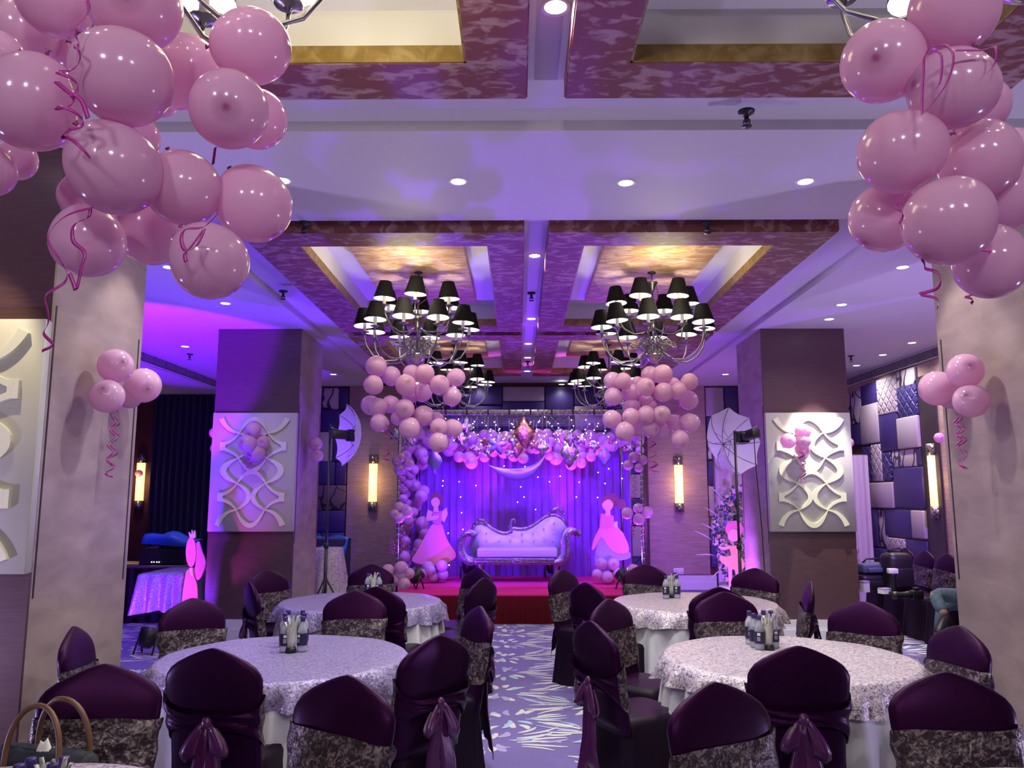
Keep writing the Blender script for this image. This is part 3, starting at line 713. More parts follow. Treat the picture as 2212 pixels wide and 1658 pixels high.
bunch([(1832, 956, 12, 0), (1840, 1186, 15, 0), (1843, 1208, 13, 1)], lambda x, y, b: PY(x, y, 12.34), 'balloons on the pink photo backdrop', ['pink balloon at upper right edge of the photo backdrop', 'pink balloon low on the right edge of the photo backdrop', 'lowest pink balloon on right edge of the photo backdrop'], 'lo')
bunch([(2029, 945, 11, 0)], lambda x, y, b: PX(x, y, XR - .15), 'balloons on the sconces', ['pink balloon peeking over the amber sconce on the right wall'])
bunch([(300, 1022, 8, 0)], lambda x, y, b: PY(x, y, 14.25), 'balloons on the sconces', ['pink balloon in front of the amber sconce at the navy curtain'])
# --- balloon garland of the stage backdrop
rg = random.Random(9)
def arch(n, xf, Dr, group, labels):
    for i in range(n):
        x, y, r, lab = xf(i); D = rg.uniform(*Dr); p = PY(x, y, D); rad = r * (p - EYE).dot(FW) / FPX
        balloon(p, rad, (rg.uniform(-.6, .6), -1, rg.uniform(-.6, .6)), 'lo', lab, group)
def low(x):      # lower edge of the top garland (px)
    pts = [(868, 1000), (925, 972), (950, 975), (985, 990), (1005, 1012), (1030, 1008), (1050, 995), (1080, 985), (1105, 992), (1130, 1000), (1160, 985), (1180, 995), (1200, 1005), (1240, 1015), (1265, 1010), (1290, 985), (1330, 968), (1380, 960)]
    for (a, b), (c, d) in zip(pts, pts[1:]):
        if a <= x <= c: return b + (d - b) * (x - a) / (c - a)
    return 965
top = []
for row in range(5):
    for k in range(22):
        x = 880 + k * 23.2 + rg.uniform(-6, 6) + (row % 2) * 11
        lo_ = low(x); y = 942 + (lo_ - 12 - 942) * row / 4 + rg.uniform(-4, 4); top.append((min(x, 1378), y, rg.uniform(10.5, 15.5)))
arch(len(top), lambda i: (*top[i], 'small pink balloon in the %s row of the stage garland, %s from left' % (('top', 'second', 'middle', 'fourth', 'lowest')[i // 22], ORD[i % 22])), (12.55, 12.8), 'garland balloons along the top of the backdrop', None)
side = []
for k in range(24):
    y = 968 + k * 11.5
    side.append((903 + 12 * math.sin(k * .9) + rg.uniform(-8, 8) + (0 if y < 1120 else 5), y, rg.uniform(11, 15)))
    side.append((876 + rg.uniform(-8, 8), y + 5, rg.uniform(10, 14)))
arch(len(side), lambda i: (*side[i], 'violet-lit balloon in the %s file of the left stage column, %s from top' % (('inner', 'outer')[i % 2], ORD[i // 2])), (12.5, 12.75), 'column balloons at the left of the backdrop', None)
arch(2, lambda i: (1382, (952, 972)[i], 10, ('upper', 'lower')[i] + ' lilac balloon behind the top of the right canopy pole'), (12.4, 12.5), 'balloons behind the right canopy pole', None)
P4 = [('left canopy pole, upper height', [(858,995,12),(866,988,10),(884,1003,12),(863,1013,13)], 10.75), ('left canopy pole, middle height', [(862,1095,12),(852,1110,11),(880,1105,13),(862,1118,12)], 10.75),
      ('left canopy pole, at its foot', [(838,1232,14),(866,1225,14),(866,1240,14),(884,1238,12),(873,1260,14),(855,1252,13)], 10.62),
      ('right canopy pole, upper height', [(1369,987,12),(1388,993,11),(1357,1004,11),(1380,1010,10)], 10.75), ('right canopy pole, middle height', [(1378,1097,11),(1355,1108,13),(1398,1106,13),(1380,1121,13)], 10.75)]
for where, bs, D in P4:
    for i, (x, y, r) in enumerate(sorted(bs)):
        p = PY(x, y, D + .05 * (i % 2)); rad = r * (p - EYE).dot(FW) / FPX
        balloon(p, rad, (rg.uniform(-1, 1), -1, rg.uniform(-1, 1)), 'lo', 'pink balloon, %s from left in the bunch on the %s' % (ORD[i], where), 'balloons on the ' + where)
for nm, bs, D in (('left', [(925,1224,13),(955,1222,13),(912,1240,12),(936,1245,12),(957,1240,12),(930,1232,12)], 11.9), ('right', [(1299,1218,14),(1325,1218,14),(1290,1240,12),(1312,1246,14),(1336,1238,12)], 11.8)):
    for i, (x, y, r) in enumerate(sorted(bs)):
        p = PY(x, y, D + .06 * (i % 2)); rad = r * (p - EYE).dot(FW) / FPX; p.z = max(p.z, .375 + rad)
        balloon(p, rad, (rg.uniform(-1, 1), -1, rg.uniform(-1, 1)), 'lo', 'lilac balloon, %s from left, at the foot of the %s stage cutout' % (ORD[i], nm), 'balloon pile on the stage, ' + nm)
p = PY(1368, 1231, 10.9); balloon(p, .085, (0, -1, .3), 'lo', 'single pink balloon behind the plum chair at the right stage corner', None)

# ribbons on the near bunches and pillars
def rib(pts, D, w, label, curl=None, turns=0, name='curling_ribbon', n=None, group=None): return ribbon([PY(x, y, D) for x, y in pts], w, name, label, group, curl=curl, turns=turns, n=n)
rib([(188,0),(190,30),(160,75),(165,95),(172,110),(150,140),(135,160),(152,178),(165,205),(150,215),(130,230),(148,240),(170,265),(160,285),(120,288),(165,300),(182,340)], 1.5, .009, 'long magenta ribbon curling down the left of the near left bunch', .012, 7, n=90)
rib([(190,255),(175,215),(150,200),(120,175)], 1.5, .010, 'short magenta ribbon end beside the big front balloon', n=20)
rib([(198,448),(140,465),(115,510),(122,560),(133,600),(128,625),(100,650),(90,690),(100,715),(125,745),(78,758)], 1.6, .007, 'long thin magenta ribbon trailing from the near left bunch over the brown pillar', .012, 3, n=70)
rib([(195,450),(190,470),(160,485),(158,520),(182,545),(175,580),(165,625),(158,610),(150,590)], 1.66, .009, 'magenta ribbon loop hanging over a low balloon of the near left bunch', n=40)
rib([(465,318),(460,355)], 1.8, .008, 'short straight magenta ribbon between two balloons of the near left bunch', n=6)
rib([(470,460),(440,490),(400,495),(392,520),(405,540),(440,495),(425,530),(400,545),(402,565)], 1.6, .009, 'magenta ribbon loop on the dark lowest balloon of the near left bunch', n=40)
rib([(2000,118),(2012,100),(2045,98),(2060,125),(2045,180),(2000,240),(1992,235),(1995,160),(2000,118),(2032,115),(2030,180),(1995,215)], 1.58, .009, 'magenta ribbon looping over the near right bunch', n=60)
rib([(2065,108),(2120,108),(2150,102),(2150,135),(2130,160)], 1.6, .009, 'magenta ribbon arching out of the near right bunch', n=30)
rib([(1957,420),(1940,445),(1945,465),(1950,485),(1942,495)], 1.66, .007, 'short magenta ribbon between two left balloons of the near right bunch', .006, 2, n=30)
rib([(1990,560),(2005,575),(2024,590),(2015,620),(1998,632),(2020,645),(2012,665)], 1.72, .008, 'magenta ribbon hanging below the near right bunch', .012, 2, n=40)
rib([(2122,540),(2140,545),(2112,567)], 1.6, .009, 'folded magenta ribbon end on the lowest near right balloon', n=12)
rib([(2100,635),(2090,645),(2108,655)], 1.76, .006, 'tiny ribbon curl below the lowest near right balloon', .008, 1.5, n=20)
for k, (dx, c) in enumerate(((0, .018), (8, .024))):
    rib([(245 + dx, 885), (242 + dx, 930), (236 + dx, 985), (238 - dx * .5, 1030)], 4.93, .010, ('first', 'second')[k] + ' magenta ribbon curling below the near left pillar balloons', c, 5, n=60)
    rib([(2062 + dx, 878), (2068 + dx, 920), (2072 + dx, 960), (2078 + dx * .5, 1015)], 4.9, .010, ('first', 'second')[k] + ' magenta ribbon curling below the near right pillar balloons', c, 5, n=60)
    rib([(1728 + dx * .4, 970), (1732 + dx * .4, 1000), (1735, 1042)], 9.1, .012, ('first', 'second')[k] + ' magenta ribbon below the balloons on the far right panel', .03, 4, n=50)
    rib([(538 + dx * .4, 975), (540 - dx * .4, 1012)], 9.1, .010, ('first', 'second')[k] + ' violet-lit ribbon below the balloons on the far left panel', .03, 3, n=40)
    rib([(833 + dx * .5, 905), (836, 950), (832 + dx * .5, 995)], 7.2, .010, ('first', 'second')[k] + ' magenta ribbon hanging left of the left middle bunch', .025, 4, n=50)
    rib([(1405 + dx * .5, 940), (1410, 980), (1408 + dx, 1020)], 7.2, .010, ('first', 'second')[k] + ' magenta ribbon hanging right of the right middle bunch', .035, 4, n=50)
for (x0, y0, y1, D, lab) in ((898,835,880,7.1,'ribbon tying the left middle bunch together'),(1415,845,880,7.1,'ribbon tying the right middle bunch together'),(1468,865,915,7.1,'ribbon at the right of the right middle bunch'),(957,870,905,7.1,'ribbon at the right of the left middle bunch'),
                             (1384,850,875,7.1,'short ribbon in the middle of the right middle bunch')):
    rib([(x0, y0), (x0 + 1, (y0 + y1) / 2), (x0, y1)], D, .012, lab, .006, 2, n=24)
for (x, ya, yb, D, lab) in ((866,1010,1060,10.6,'lilac ribbon curling under the upper left pole bunch'),(868,1125,1190,10.6,'lilac ribbon curling under the middle left pole bunch'),(1369,1018,1080,10.6,'lilac ribbon curling under the upper right pole bunch'),
                            (1366,1125,1160,10.6,'lilac ribbon curling under the middle right pole bunch'),(1392,1128,1158,10.6,'second lilac ribbon under the middle right pole bunch'),(846,1165,1195,10.6,'short lilac ribbon left of the left canopy pole')):
    rib([(x, ya), (x + 2, (ya + yb) / 2), (x - 1, yb)], D, .010, lab, .03, 5, n=50)

# ------------------------------------------------------------------ chandeliers
def build_chandelier():
    t = empty('chandelier', (0, 0, 0), 0, 'chandelier', 'chandelier')       # origin at the ceiling hook
    q = MB(); q.lathe([(.0001, 0), (.04, 0), (.04, -.012), (.012, -.02), (.0001, -.02)], 'dark_metal', 14); q.tube([(0, 0, -.02), (0, 0, -.12)], .006, 'nickel', 6); q.obj('ceiling_hook', t)
    q = MB(); q.lathe([(.058, -.10), (.05, -.115), (.03, -.15), (.022, -.18), (.008, -.2), (.0001, -.2)], 'nickel', 16); q.obj('bell_cap', t)
    q = MB(); q.tube([(0, 0, -.2), (0, 0, -.90)], .010, 'nickel', 8); q.lathe([(.0001, -.42), (.03, -.42), (.045, -.45), (.03, -.48), (.02, -.5), (.03, -.54), (.02, -.58), (.0001, -.58)], 'nickel', 14); q.obj('stem', t)
    q = MB(); q.lathe([(.0001, -.90), (.02, -.895), (.055, -.87), (.085, -.83), (.09, -.81), (.06, -.80), (.03, -.78), (.0001, -.78)], 'chrome', 18); q.obj('bowl', t)
    q = MB(); q.tube([(.03, 0, -.1), (.08, .02, -.16), (.09, .03, -.25), (.01, 0, -.32)], .004, 'brown_leather', 5); q.obj('cord', t)
    q = MB()
    for k in range(10):
        a = 2 * PI * k / 10; pts = []
        for i in range(15):
            u = i / 14; r = .05 + .17 * math.sin(PI * u) ; z = -.82 + .18 * u + .05 * math.sin(2 * PI * u); pts.append((r * math.cos(a + .25 * math.sin(4 * u)), r * math.sin(a + .25 * math.sin(4 * u)), z))
        q.tube(pts, .006, 'nickel', 5)
        pts = [((.12 + .045 * math.cos(v)) * math.cos(a), (.12 + .045 * math.cos(v)) * math.sin(a), -.70 + .045 * math.sin(v)) for v in [2 * PI * i / 12 for i in range(13)]]
        q.tube(pts, .005, 'nickel', 5, False)
    o = q.obj('scrollwork', t); o['kind'] = 'stuff'
    # shade, bulb, sleeve, pan share mesh data
    q = MB(); n = 20
    q.loft([[(r * math.cos(2 * PI * j / n), r * math.sin(2 * PI * j / n), z) for j in range(n)] for r, z in ((.104, .02), (.056, .185))], 'black_shade', True, False)
    q.loft([[(r * math.cos(2 * PI * j / n), r * math.sin(2 * PI * j / n), z) for j in range(n)][::-1] for r, z in ((.102, .02), (.054, .185))], 'shade_lining', True, False)
    q.loft([[(r * math.cos(2 * PI * j / n), r * math.sin(2 * PI * j / n), .02) for j in range(n)] for r in (.104, .102)], 'black_shade', True, False)
    shade = q.mesh('shade')
    q = MB(); q.lathe([(.016, -.04), (.016, .055), (.010, .06), (.0001, .06)], 'candle_sleeve', 10); sleeve = q.mesh('candle_sleeve')
    bm = bmesh.new(); bmesh.ops.create_icosphere(bm, subdivisions=1, radius=.018); q = MB(); q.frombm(bm, 'bulb_glow'); bulb = q.mesh('bulb')
    q = MB(); q.lathe([(.006, -.075), (.012, -.06), (.02, -.05), (.045, -.043), (.047, -.038), (.018, -.04), (.0001, -.04)], 'nickel', 14); pan = q.mesh('drip_pan')
    def arm(nm, ang, R0, ztip, prof):
        q = MB(); q.tube(prof, .0075, 'nickel', 7)
        a = q.obj(nm, t, (0, 0, 0), (0, 0, ang)); tip = (R0, 0, ztip)
        tl = R.uniform(-.05, .05)
        link('drip_pan', pan, a, tip); link('candle_sleeve', sleeve, a, tip)
        b = link('bulb', bulb, a, (R0, 0, ztip + .08)); link('shade', shade, a, (R0, 0, ztip), (R.uniform(-.06, .06), R.uniform(-.06, .06), 0))
    for k in range(10):
        R0 = .50; z1 = -.57
        pr = [(.05, 0, -.72), (.10, 0, -.80), (.20, 0, -.875), (.32, 0, -.885), (.42, 0, -.83), (.48, 0, -.74), (.50, 0, -.66), (.50, 0, z1 - .075)]
        arm('lower_arm', 2 * PI * (k + .3) / 10, R0, z1, pr)
    for k in range(6):
        R0 = .35; z1 = -.33
        pr = [(.03, 0, -.56), (.10, 0, -.60), (.19, 0, -.61), (.28, 0, -.56), (.33, 0, -.48), (.35, 0, z1 - .075)]
        arm('upper_arm', 2 * PI * (k + .55) / 6, R0, z1, pr)
    return t
ch0 = build_chandelier()
CH = [(-.99, 1.87, 'near left chandelier, mostly hidden by the big balloons at the top left', .2), (1.30, 1.87, 'near right chandelier, cut off by the top right corner', .1), (-.97, 7.42, 'left middle chandelier with black shades in front of the stage', 0),
      (1.30, 7.45, 'right middle chandelier with black shades in front of the stage', .5), (-.93, 11.15, 'far left chandelier behind the left hanging balloons', .3), (1.30, 11.15, 'far right chandelier behind the right hanging balloons', .2)]
for i, (x, y, lab, rz) in enumerate(CH):
    o = ch0 if i == 0 else copy_tree(ch0)
    place(o, (x, y, 3.80), rz, lab, 'chandeliers with black shades')

# ------------------------------------------------------------------ round tables with cloths
TB = {'A': (-1.33, 4.63), 'B': (1.52, 4.63), 'C': (-1.36, 6.98), 'D': (1.50, 6.95), 'E': (-1.50, 2.14), 'F': (1.66, 2.12)}
TW = {'A': 'near left', 'B': 'near right', 'C': 'far left', 'D': 'far right', 'E': 'front left corner', 'F': 'front right corner'}
q = MB(); q.lathe([(.0001, .715), (.66, .715), (.665, .72), (.665, .738), (.0001, .738)], 'tabletop_wood', 40); top_me = q.mesh('tabletop')
q = MB(); q.tube([(.42, 0, .715), (.46, 0, .0)], .014, 'dark_metal', 8); leg_me = q.mesh('leg')
def skirt_mesh(seed):
    r_ = random.Random(seed); ph = [r_.uniform(0, 6.28) for _ in range(4)]; n = 200
    def rad(a, u):
        fold = (.5 + .5 * math.sin(26 * a + ph[0] + 1.2 * math.sin(3 * a + ph[1]))) ** 1.5
        return .672 + .045 * u + (.008 + .075 * u) * fold + .012 * u * math.sin(5 * a + ph[2])
    q = MB(); rings = []
    for z, u in ((.742, 0), (.70, .06), (.55, .3), (.35, .6), (.15, .85), (.006, 1)):
        rings.append([(rad(2 * PI * j / n, u) * math.cos(2 * PI * j / n), rad(2 * PI * j / n, u) * math.sin(2 * PI * j / n), z) for j in range(n)])
    q.loft(rings, 'white_skirt', True, False); return q.mesh('table_skirt')
def topper_mesh(seed, m):
    r_ = random.Random(seed); ph = [r_.uniform(0, 6.28) for _ in range(6)]; n = 160; q = MB(); rings = [[(.0003 * math.cos(2 * PI * j / n), .0003 * math.sin(2 * PI * j / n), .752) for j in range(n)]]
    for r, z in ((.3, .752), (.5, .752), (.66, .752), (.683, .749), (.692, .738)): rings.append([(r * math.cos(2 * PI * j / n), r * math.sin(2 * PI * j / n), z + .0015 * math.sin(9 * 2 * PI * j / n + ph[5] + 20 * r)) for j in range(n)])
    for u in (.3, .65, 1):
        ring = []
        for j in range(n):
            a = 2 * PI * j / n; wv = .014 * math.sin(17 * a + ph[0]) + .011 * math.sin(41 * a + ph[1]) + .011 * math.sin(29 * a + ph[2] + 3 * u)
            dz = .118 + .02 * math.sin(3 * a + ph[3]) + .008 * math.sin(23 * a + ph[4])
            ring.append(((.715 + .02 * u + wv * (.5 + u)) * math.cos(a), (.715 + .02 * u + wv * (.5 + u)) * math.sin(a), .738 - dz * u))
        rings.append(ring)
    q.loft(rings, m, True, False); return q.mesh('velvet_topper')
for i, (k, (x, y)) in enumerate(TB.items()):
    t = empty('round_table', (x, y, 0), i * .4, 'round folding table hidden beneath the cloths, ' + TW[k], 'table', 'round banquet tables')
    link('tabletop', top_me, t)
    for j in range(4): link('leg', leg_me, t, (0, 0, 0), (0, 0, PI / 4 + j * PI / 2))
    o = link('table_skirt', skirt_mesh(i), None, (x, y, 0), (0, 0, i * .7)); tag(o, 'white pleated floor-length cloth on the ' + TW[k] + ' round table', 'tablecloth', 'white table skirts')
    o = link('velvet_topper', topper_mesh(i + 10, 'velvet_cloth_violet_lit' if k in 'AC' else 'velvet_cloth'), None, (x, y, 0), (0, 0, i * .9))
    tag(o, {'A': 'lilac-lit', 'C': 'lilac-grey-lit'}.get(k, 'silvery') + ' crushed velvet overlay draped on the ' + TW[k] + ' round table', 'tablecloth', 'crushed velvet overlays')

# bottles and tissues
def build_bottle():
    t = empty('water_bottle', (0, 0, 0), 0, 'x', 'bottle')
    q = MB(); q.lathe([(.0001, 0), (.026, 0), (.029, .006), (.029, .012), (.027, .018), (.029, .026), (.029, .115), (.026, .135), (.016, .155), (.0115, .165), (.0115, .178), (.0001, .178)], 'water_plastic', 18); q.obj('body', t)
    q = MB(); q.lathe([(.0302, .036), (.0302, .104)], 'navy_label', 18, cap=False)
    l = q.obj('label_wrap', t)
    q = MB(); q.loft([[(.0308 * math.cos(a), .0308 * math.sin(a), z) for a in [-PI / 2 - .3 + .6 * j / 5 for j in range(6)]] for z in (.082, .098)], 'white_plastic', False, False)
    for zz in (.070, .062, .054): q.loft([[(.0308 * math.cos(a), .0308 * math.sin(a), z) for a in [-PI / 2 - .35 + .6 * j / 5 for j in range(6)]] for z in (zz, zz + .003)], 'white_plastic', False, False)
    o = q.obj('label_print', l); o['kind'] = 'stuff'
    q = MB(); q.lathe([(.0001, .196), (.013, .196), (.0145, .192), (.0145, .170), (.0115, .168)], 'navy_cap', 16); q.obj('cap', t)
    return t
bt0 = build_bottle()
def build_tissues():
    t = empty('tissue_holder', (0, 0, 0), 0, 'x', 'napkin holder')
    q = MB(); q.lathe([(.0001, 0), (.034, 0), (.030, .02), (.026, .028), (.024, .028), (.026, .016), (.0001, .012)], 'black_plastic', 16); q.obj('cup', t)
    r_ = random.Random(4)
    for k in range(9):
        a = 2 * PI * k / 9; d = Vector((math.cos(a), math.sin(a), 0)); s_ = Vector((-d.y, d.x, 0)); tip = r_.uniform(.17, .215); q = MB(); rows = []
        for u in (0, .3, .6, .85, 1):
            c = d * (.008 + .035 * u * u) + Vector((0, 0, .014 + (tip - .014) * u)); wd = .018 * (1 - .75 * max(0, u - .6) / .4)
            rows.append([c - s_ * wd + d * .004, c + d * -.004, c + s_ * wd + d * .004, c + d * -.0065])
        q.loft(rows, 'tissue', True, True); q.obj('folded_tissue', t)
    return t
ti0 = build_tissues(); ti0_used = False; bt_used = False
def put_bottles(k, tpx, bl, D):
    global ti0_used, bt_used
    ZT_ = .7535
    p = PZ(*tpx, ZT_); o = ti0 if not ti0_used else copy_tree(ti0); ti0_used = True
    place(o, (p.x, p.y, ZT_), R.uniform(0, 1), 'holder of fanned white paper tissues on the %s table' % TW[k], 'tissue holders')
    for i, (x, y, lab) in enumerate(bl):
        b = bt0 if not bt_used else copy_tree(bt0); bt_used = True
        pp = PZ(x, y, ZT_); place(b, (pp.x, pp.y, ZT_), R.uniform(-.5, .5), 'small navy-capped water bottle, %s on the %s table' % (lab, TW[k]), 'water bottles')
put_bottles('A', (628, 1408), [(614,1407,'front left of the tissues'),(652,1406,'front right of the tissues'),(613,1396,'second on the left'),(655,1396,'second on the right'),(620,1388,'back left'),(652,1388,'back right')], 4.6)
put_bottles('B', (1661, 1402), [(1642,1402,'front left of the tissues'),(1673,1398,'right of the tissues'),(1631,1397,'second from left'),(1621,1390,'leftmost at the back'),(1668,1389,'behind the tissues'),(1652,1388,'back middle')], 4.6)
put_bottles('C', (806, 1286), [(794,1286,'left of the tissues'),(818,1286,'right of the tissues')], 6.9)
put_bottles('D', (1452, 1290), [(1439,1292,'left of the tissues'),(1463,1291,'right of the tissues'),(1459,1283,'behind the tissues')], 6.9)
def at_top(k, tx, bs):
    global bt_used
    o = copy_tree(ti0); p = PZ(tx[0], tx[1], .965); place(o, (p.x, p.y, .7535), .3, 'holder of white paper tissues at the bottom edge, on the %s table' % TW[k], 'tissue holders')
    for x, y, lab in bs:
        pp = PZ(x, y, .945); b = copy_tree(bt0); place(b, (pp.x, pp.y, .7535), R.uniform(-1, 1), 'bottle showing only its cap, %s, %s table' % (lab, TW[k]), 'water bottles')
at_top('E', (118, 1624), [(67,1640,'behind the other caps'),(41,1654,'leftmost'),(139,1637,'right of the tissues'),(114,1652,'in front of the tissues')])

# ------------------------------------------------------------------ covered banquet chairs
def half_w(z):
    pts = [(0, .235), (.25, .225), (.46, .215), (.60, .212), (.70, .222), (.78, .232), (.83, .232), (.87, .215), (.90, .178), (.93, .118), (.95, .07), (.963, .03), (.968, .004)]
    for (a, b), (c, d) in zip(pts, pts[1:]):
        if a <= z <= c: return b + (d - b) * (z - a) / (c - a)
    return .004
def thick(z): return .040 if z < .75 else .040 * max(.12, 1 - ((z - .75) / .24) ** 2.2)
def lean(z): return -.10 * max(0, z - .40) / .57
def back_ring(z, off=0.0, n=20):
    w_, t_ = half_w(z) + off, thick(z) + off; out = []
    for j in range(n):
        a = 2 * PI * j / n; c, s_ = math.cos(a), math.sin(a)
        out.append((w_ * math.copysign(abs(c) ** .55, c), lean(z) + t_ * math.copysign(abs(s_) ** .7, s_), z))
    return out
def build_chair(variant):
    t = empty('banquet_chair', (0, 0, 0), 0, 'x', 'chair')          # origin on the floor under the back rest, facing +Y
    rv = random.Random(variant)
    q = MB(); q.loft([back_ring(z) for z in (.40, .46, .55, .63, .70, .76, .80, .83, .855, .88, .905, .925, .94, .952, .961, .967)], 'satin', True, True); q.obj('back_cover', t)
    # seat and skirt down to the floor
    q = MB(); rings = []; n = 48
    for z, e, fold in ((.004, .03, .012), (.12, .02, .008), (.28, .008, .004), (.40, .0, 0), (.45, .0, 0), (.475, -.012, 0), (.485, -.04, 0)):
        ring = []
        for j in range(n):
            a = 2 * PI * j / n; c, s_ = math.cos(a), math.sin(a)
            f_ = 1 + fold / .22 * math.sin(11 * a + variant)
            ring.append(((.222 + e) * f_ * math.copysign(abs(c) ** .38, c), .18 + (.22 + e) * f_ * math.copysign(abs(s_) ** .38, s_), z))
        rings.append(ring)
    q.loft(rings, 'chair_cover', True, False)
    q.loft([rings[-1], [(x * .5, .18 + (y - .18) * .5, .49) for x, y, z in rings[-1]], [(0, .18, .491)] * n], 'satin', True, False)
    q.obj('seat_cover', t)
    # velvet band round the front and sides, satin sash pulled to a knot behind
    z0, z1 = .54, .775; n = 20; sl = .02 * rv.uniform(-1, 1); NC = 44
    def band_pt(u, k):
        a = 2 * PI * k / NC - .2; s_ = math.sin(a); rear = max(0, -s_ + .05) / 1.05; g = 1 - .72 * rear ** .8
        z = .655 - .004 * rear + (u - .5) * (z1 - z0) * g + sl * math.cos(a) * g + .005 * math.sin(5 * u + 4 * math.cos(a) + variant)
        x, y, z = back_at(z, a, .007 + (.004 + .004 * rear) * (1 + math.sin(11 * u + 5 * math.cos(a) + variant)))
        return (x, y - .022 * rear ** 2, z)
    kf = 25
    q = MB(); q.loft([[band_pt(i / 9, k) for k in range(-1, kf)] for i in range(10)], 'velvet_band', False, False); q.obj('velvet_band', t)
    q = MB(); q.loft([[band_pt(i / 9, k) for k in range(kf - 1, NC)] for i in range(10)], 'satin', False, False); q.obj('rear_sash', t)
    yk = lean(.65) - .075
    q = MB(); q.sphere((0, yk, .648), .028, 'satin_bow', 12, 8, (.9, .8, 1.15))
    q.obj('bow_knot', t)
    for sx in (1, -1):
        q = MB(); rows = []; L_ = rv.uniform(.13, .17); dr = rv.uniform(.75, 1.1)
        for i in range(13):                                          # drooping loop
            u = i / 12; ang = 2 * PI * u * .5; out = math.sin(PI * u)
            cx_ = sx * (.012 + .06 * out); cz = .648 - L_ * (1 - abs(2 * u - 1)) * dr; cy = yk - .008 - .02 * out * (1 if u < .5 else .3) + .012 * (u > .5)
            wd = .018 + .03 * out
            rows.append([(cx_ + sx * wd * (k_ - 1.5) / 1.5 * .8, cy + .006 * math.sin(k_ * 2.1), cz + .012 * math.cos(k_ * 1.7)) for k_ in range(4)])
        q.loft(rows, 'satin_bow', False, False); o = q.obj('bow_loop', t); solid(o, .004)
    for sx in (1, -1):
        q = MB(); rows = []; L_ = rv.uniform(.36, .5)
        for i in range(11):
            u = i / 10; wd = .018 + .045 * u ** .7; cx_ = sx * (.008 + (.045 + .02 * rv.random()) * u); cz = .63 - L_ * u
            rows.append([(cx_ + wd * (k_ - 2) / 2, yk - .006 + .008 * math.cos(k_ * PI) - .012 * u + .01 * math.sin(u * 5 + sx), cz - (.05 * sx * (k_ - 2) / 2 if i == 10 else 0)) for k_ in range(5)])
        q.loft(rows, 'satin_bow', False, False); o = q.obj('sash_tail', t); solid(o, .003)
    return t
def back_at(z, a, off):
    w_, t_ = half_w(z) + off, thick(z) + off; c, s_ = math.cos(a), math.sin(a)
    return (w_ * math.copysign(abs(c) ** .55, c), lean(z) + t_ * math.copysign(abs(s_) ** .7, s_), z)
protos = [build_chair(v) for v in (1, 2, 3)]; used = set()
def chair(px, py, fx, fy, label, group, v=None):
    """(px, py): the peak of the back rest in the picture; (fx, fy): the way it faces"""
    p = PZ(px, py, .968); a = math.atan2(-fx, fy); v = R.randrange(3) if v is None else v
    o = protos[v] if v not in used else copy_tree(protos[v]); used.add(v)
    dx, dy = -math.sin(a) * lean(.967), math.cos(a) * lean(.967)
    place(o, (p.x - dx, p.y - dy, 0), a, label, group)
    return o
G = 'satin-covered banquet chairs'
CHAIRS = [
 (460,1399,.12,1,'black-backed chair with satin sash tails, back to the viewer at the near left table'),
 (947,1371,-.80,.75,'black-backed chair with a long bow, angled left towards the near left table'),
 (415,1291,.75,-.66,'plum chair with velvet band facing us at the back left of the near left table'),
 (769,1274,-.02,-1,'plum chair with velvet band facing us straight behind the near left table'),
 (159,1352,1,.2,'chair seen edge-on against the near left pillar'),
 (1038,1308,-1,-.45,'chair by the aisle right of the near left table, seen edge-on with dropping bow'),
 (225,1433,.3,-1,'large dark chair with velvet band behind the handbag at lower left'),
 (753,1457,-.42,-.9,'dark chair with slanted brown velvet band, front middle-left foreground'),
 (1542,1472,.45,-.9,'dark chair with slanted brown velvet band, front middle-right foreground'),
 (2043,1450,-.12,-1,'large plum chair with velvet band, lower right foreground'),
 (813,1266,.25,1,'black-backed chair with pulled sash half behind the plum chair, at the far left table'),
 (1035,1226,-.9,-.8,'navy-lit chair by the aisle facing left, behind another, at the far left table'),
 (1045,1247,-.85,.5,'black-backed aisle chair with hanging bow at the far left table'),
 (803,1218,.02,-1,'chair facing us behind the tissues on the far left table'),
 (578,1230,.85,-.6,'navy-lit chair with velvet band in front of the far left pillar'),
 (540,1255,.9,.5,'black-backed chair with a magenta bow in front of the far left pillar'),
 (1393,1218,0,-1,'chair facing us behind the far right table, by the veneer wall'),
 (1213,1229,.85,-.7,'navy-lit chair by the aisle facing right, at the far right table'),
 (1266,1257,.85,.6,'black-backed aisle chair with a pale bow at the far right table'),
 (1313,1292,.8,-.72,'plum satin chair facing right with gleaming velvet band, behind the aisle bow chair'),
 (1277,1340,.93,.45,'black-backed aisle chair with a big satin bow at the near right table'),
 (1725,1394,.05,1,'black-backed chair with a centred purple bow at the near right table'),
 (1564,1277,.05,-1,'plum chair with velvet band facing us behind the bottles of the near right table'),
 (1553,1267,-.1,1,'black-backed chair just behind a plum one, at the far right table'),
 (1631,1226,-.6,-.85,'plum chair with velvet band in front of the light stand'),
 (1751,1255,-1,.25,'chair seen edge-on against the far right pillar, with dark bow'),
 (1865,1298,-.7,-.75,'plum chair with velvet band at the right of the near right table'),
 (2074,1350,-1,-.15,'chair seen edge-on against the near right pillar'),
 (1988,1194,-.97,-.4,'plum chair with bright velvet band along the right wall, second from the right'),
 (2033,1201,-.97,-.4,'plum chair with bright velvet band along the right wall, nearest the pillar'),
 (1958,1190,-.97,-.4,'plum chair half behind the black rucksack along the right wall'),
 (1918,1187,-.97,-.4,'plum chair farthest along the right wall, behind the rucksack')]
placed = [chair(*c, G) for c in CHAIRS]
for o, y in zip(placed[-4:], (9.62, 9.1, 10.14, 10.66)): place(o, (5.03, y, 0), PI / 2 + .1)

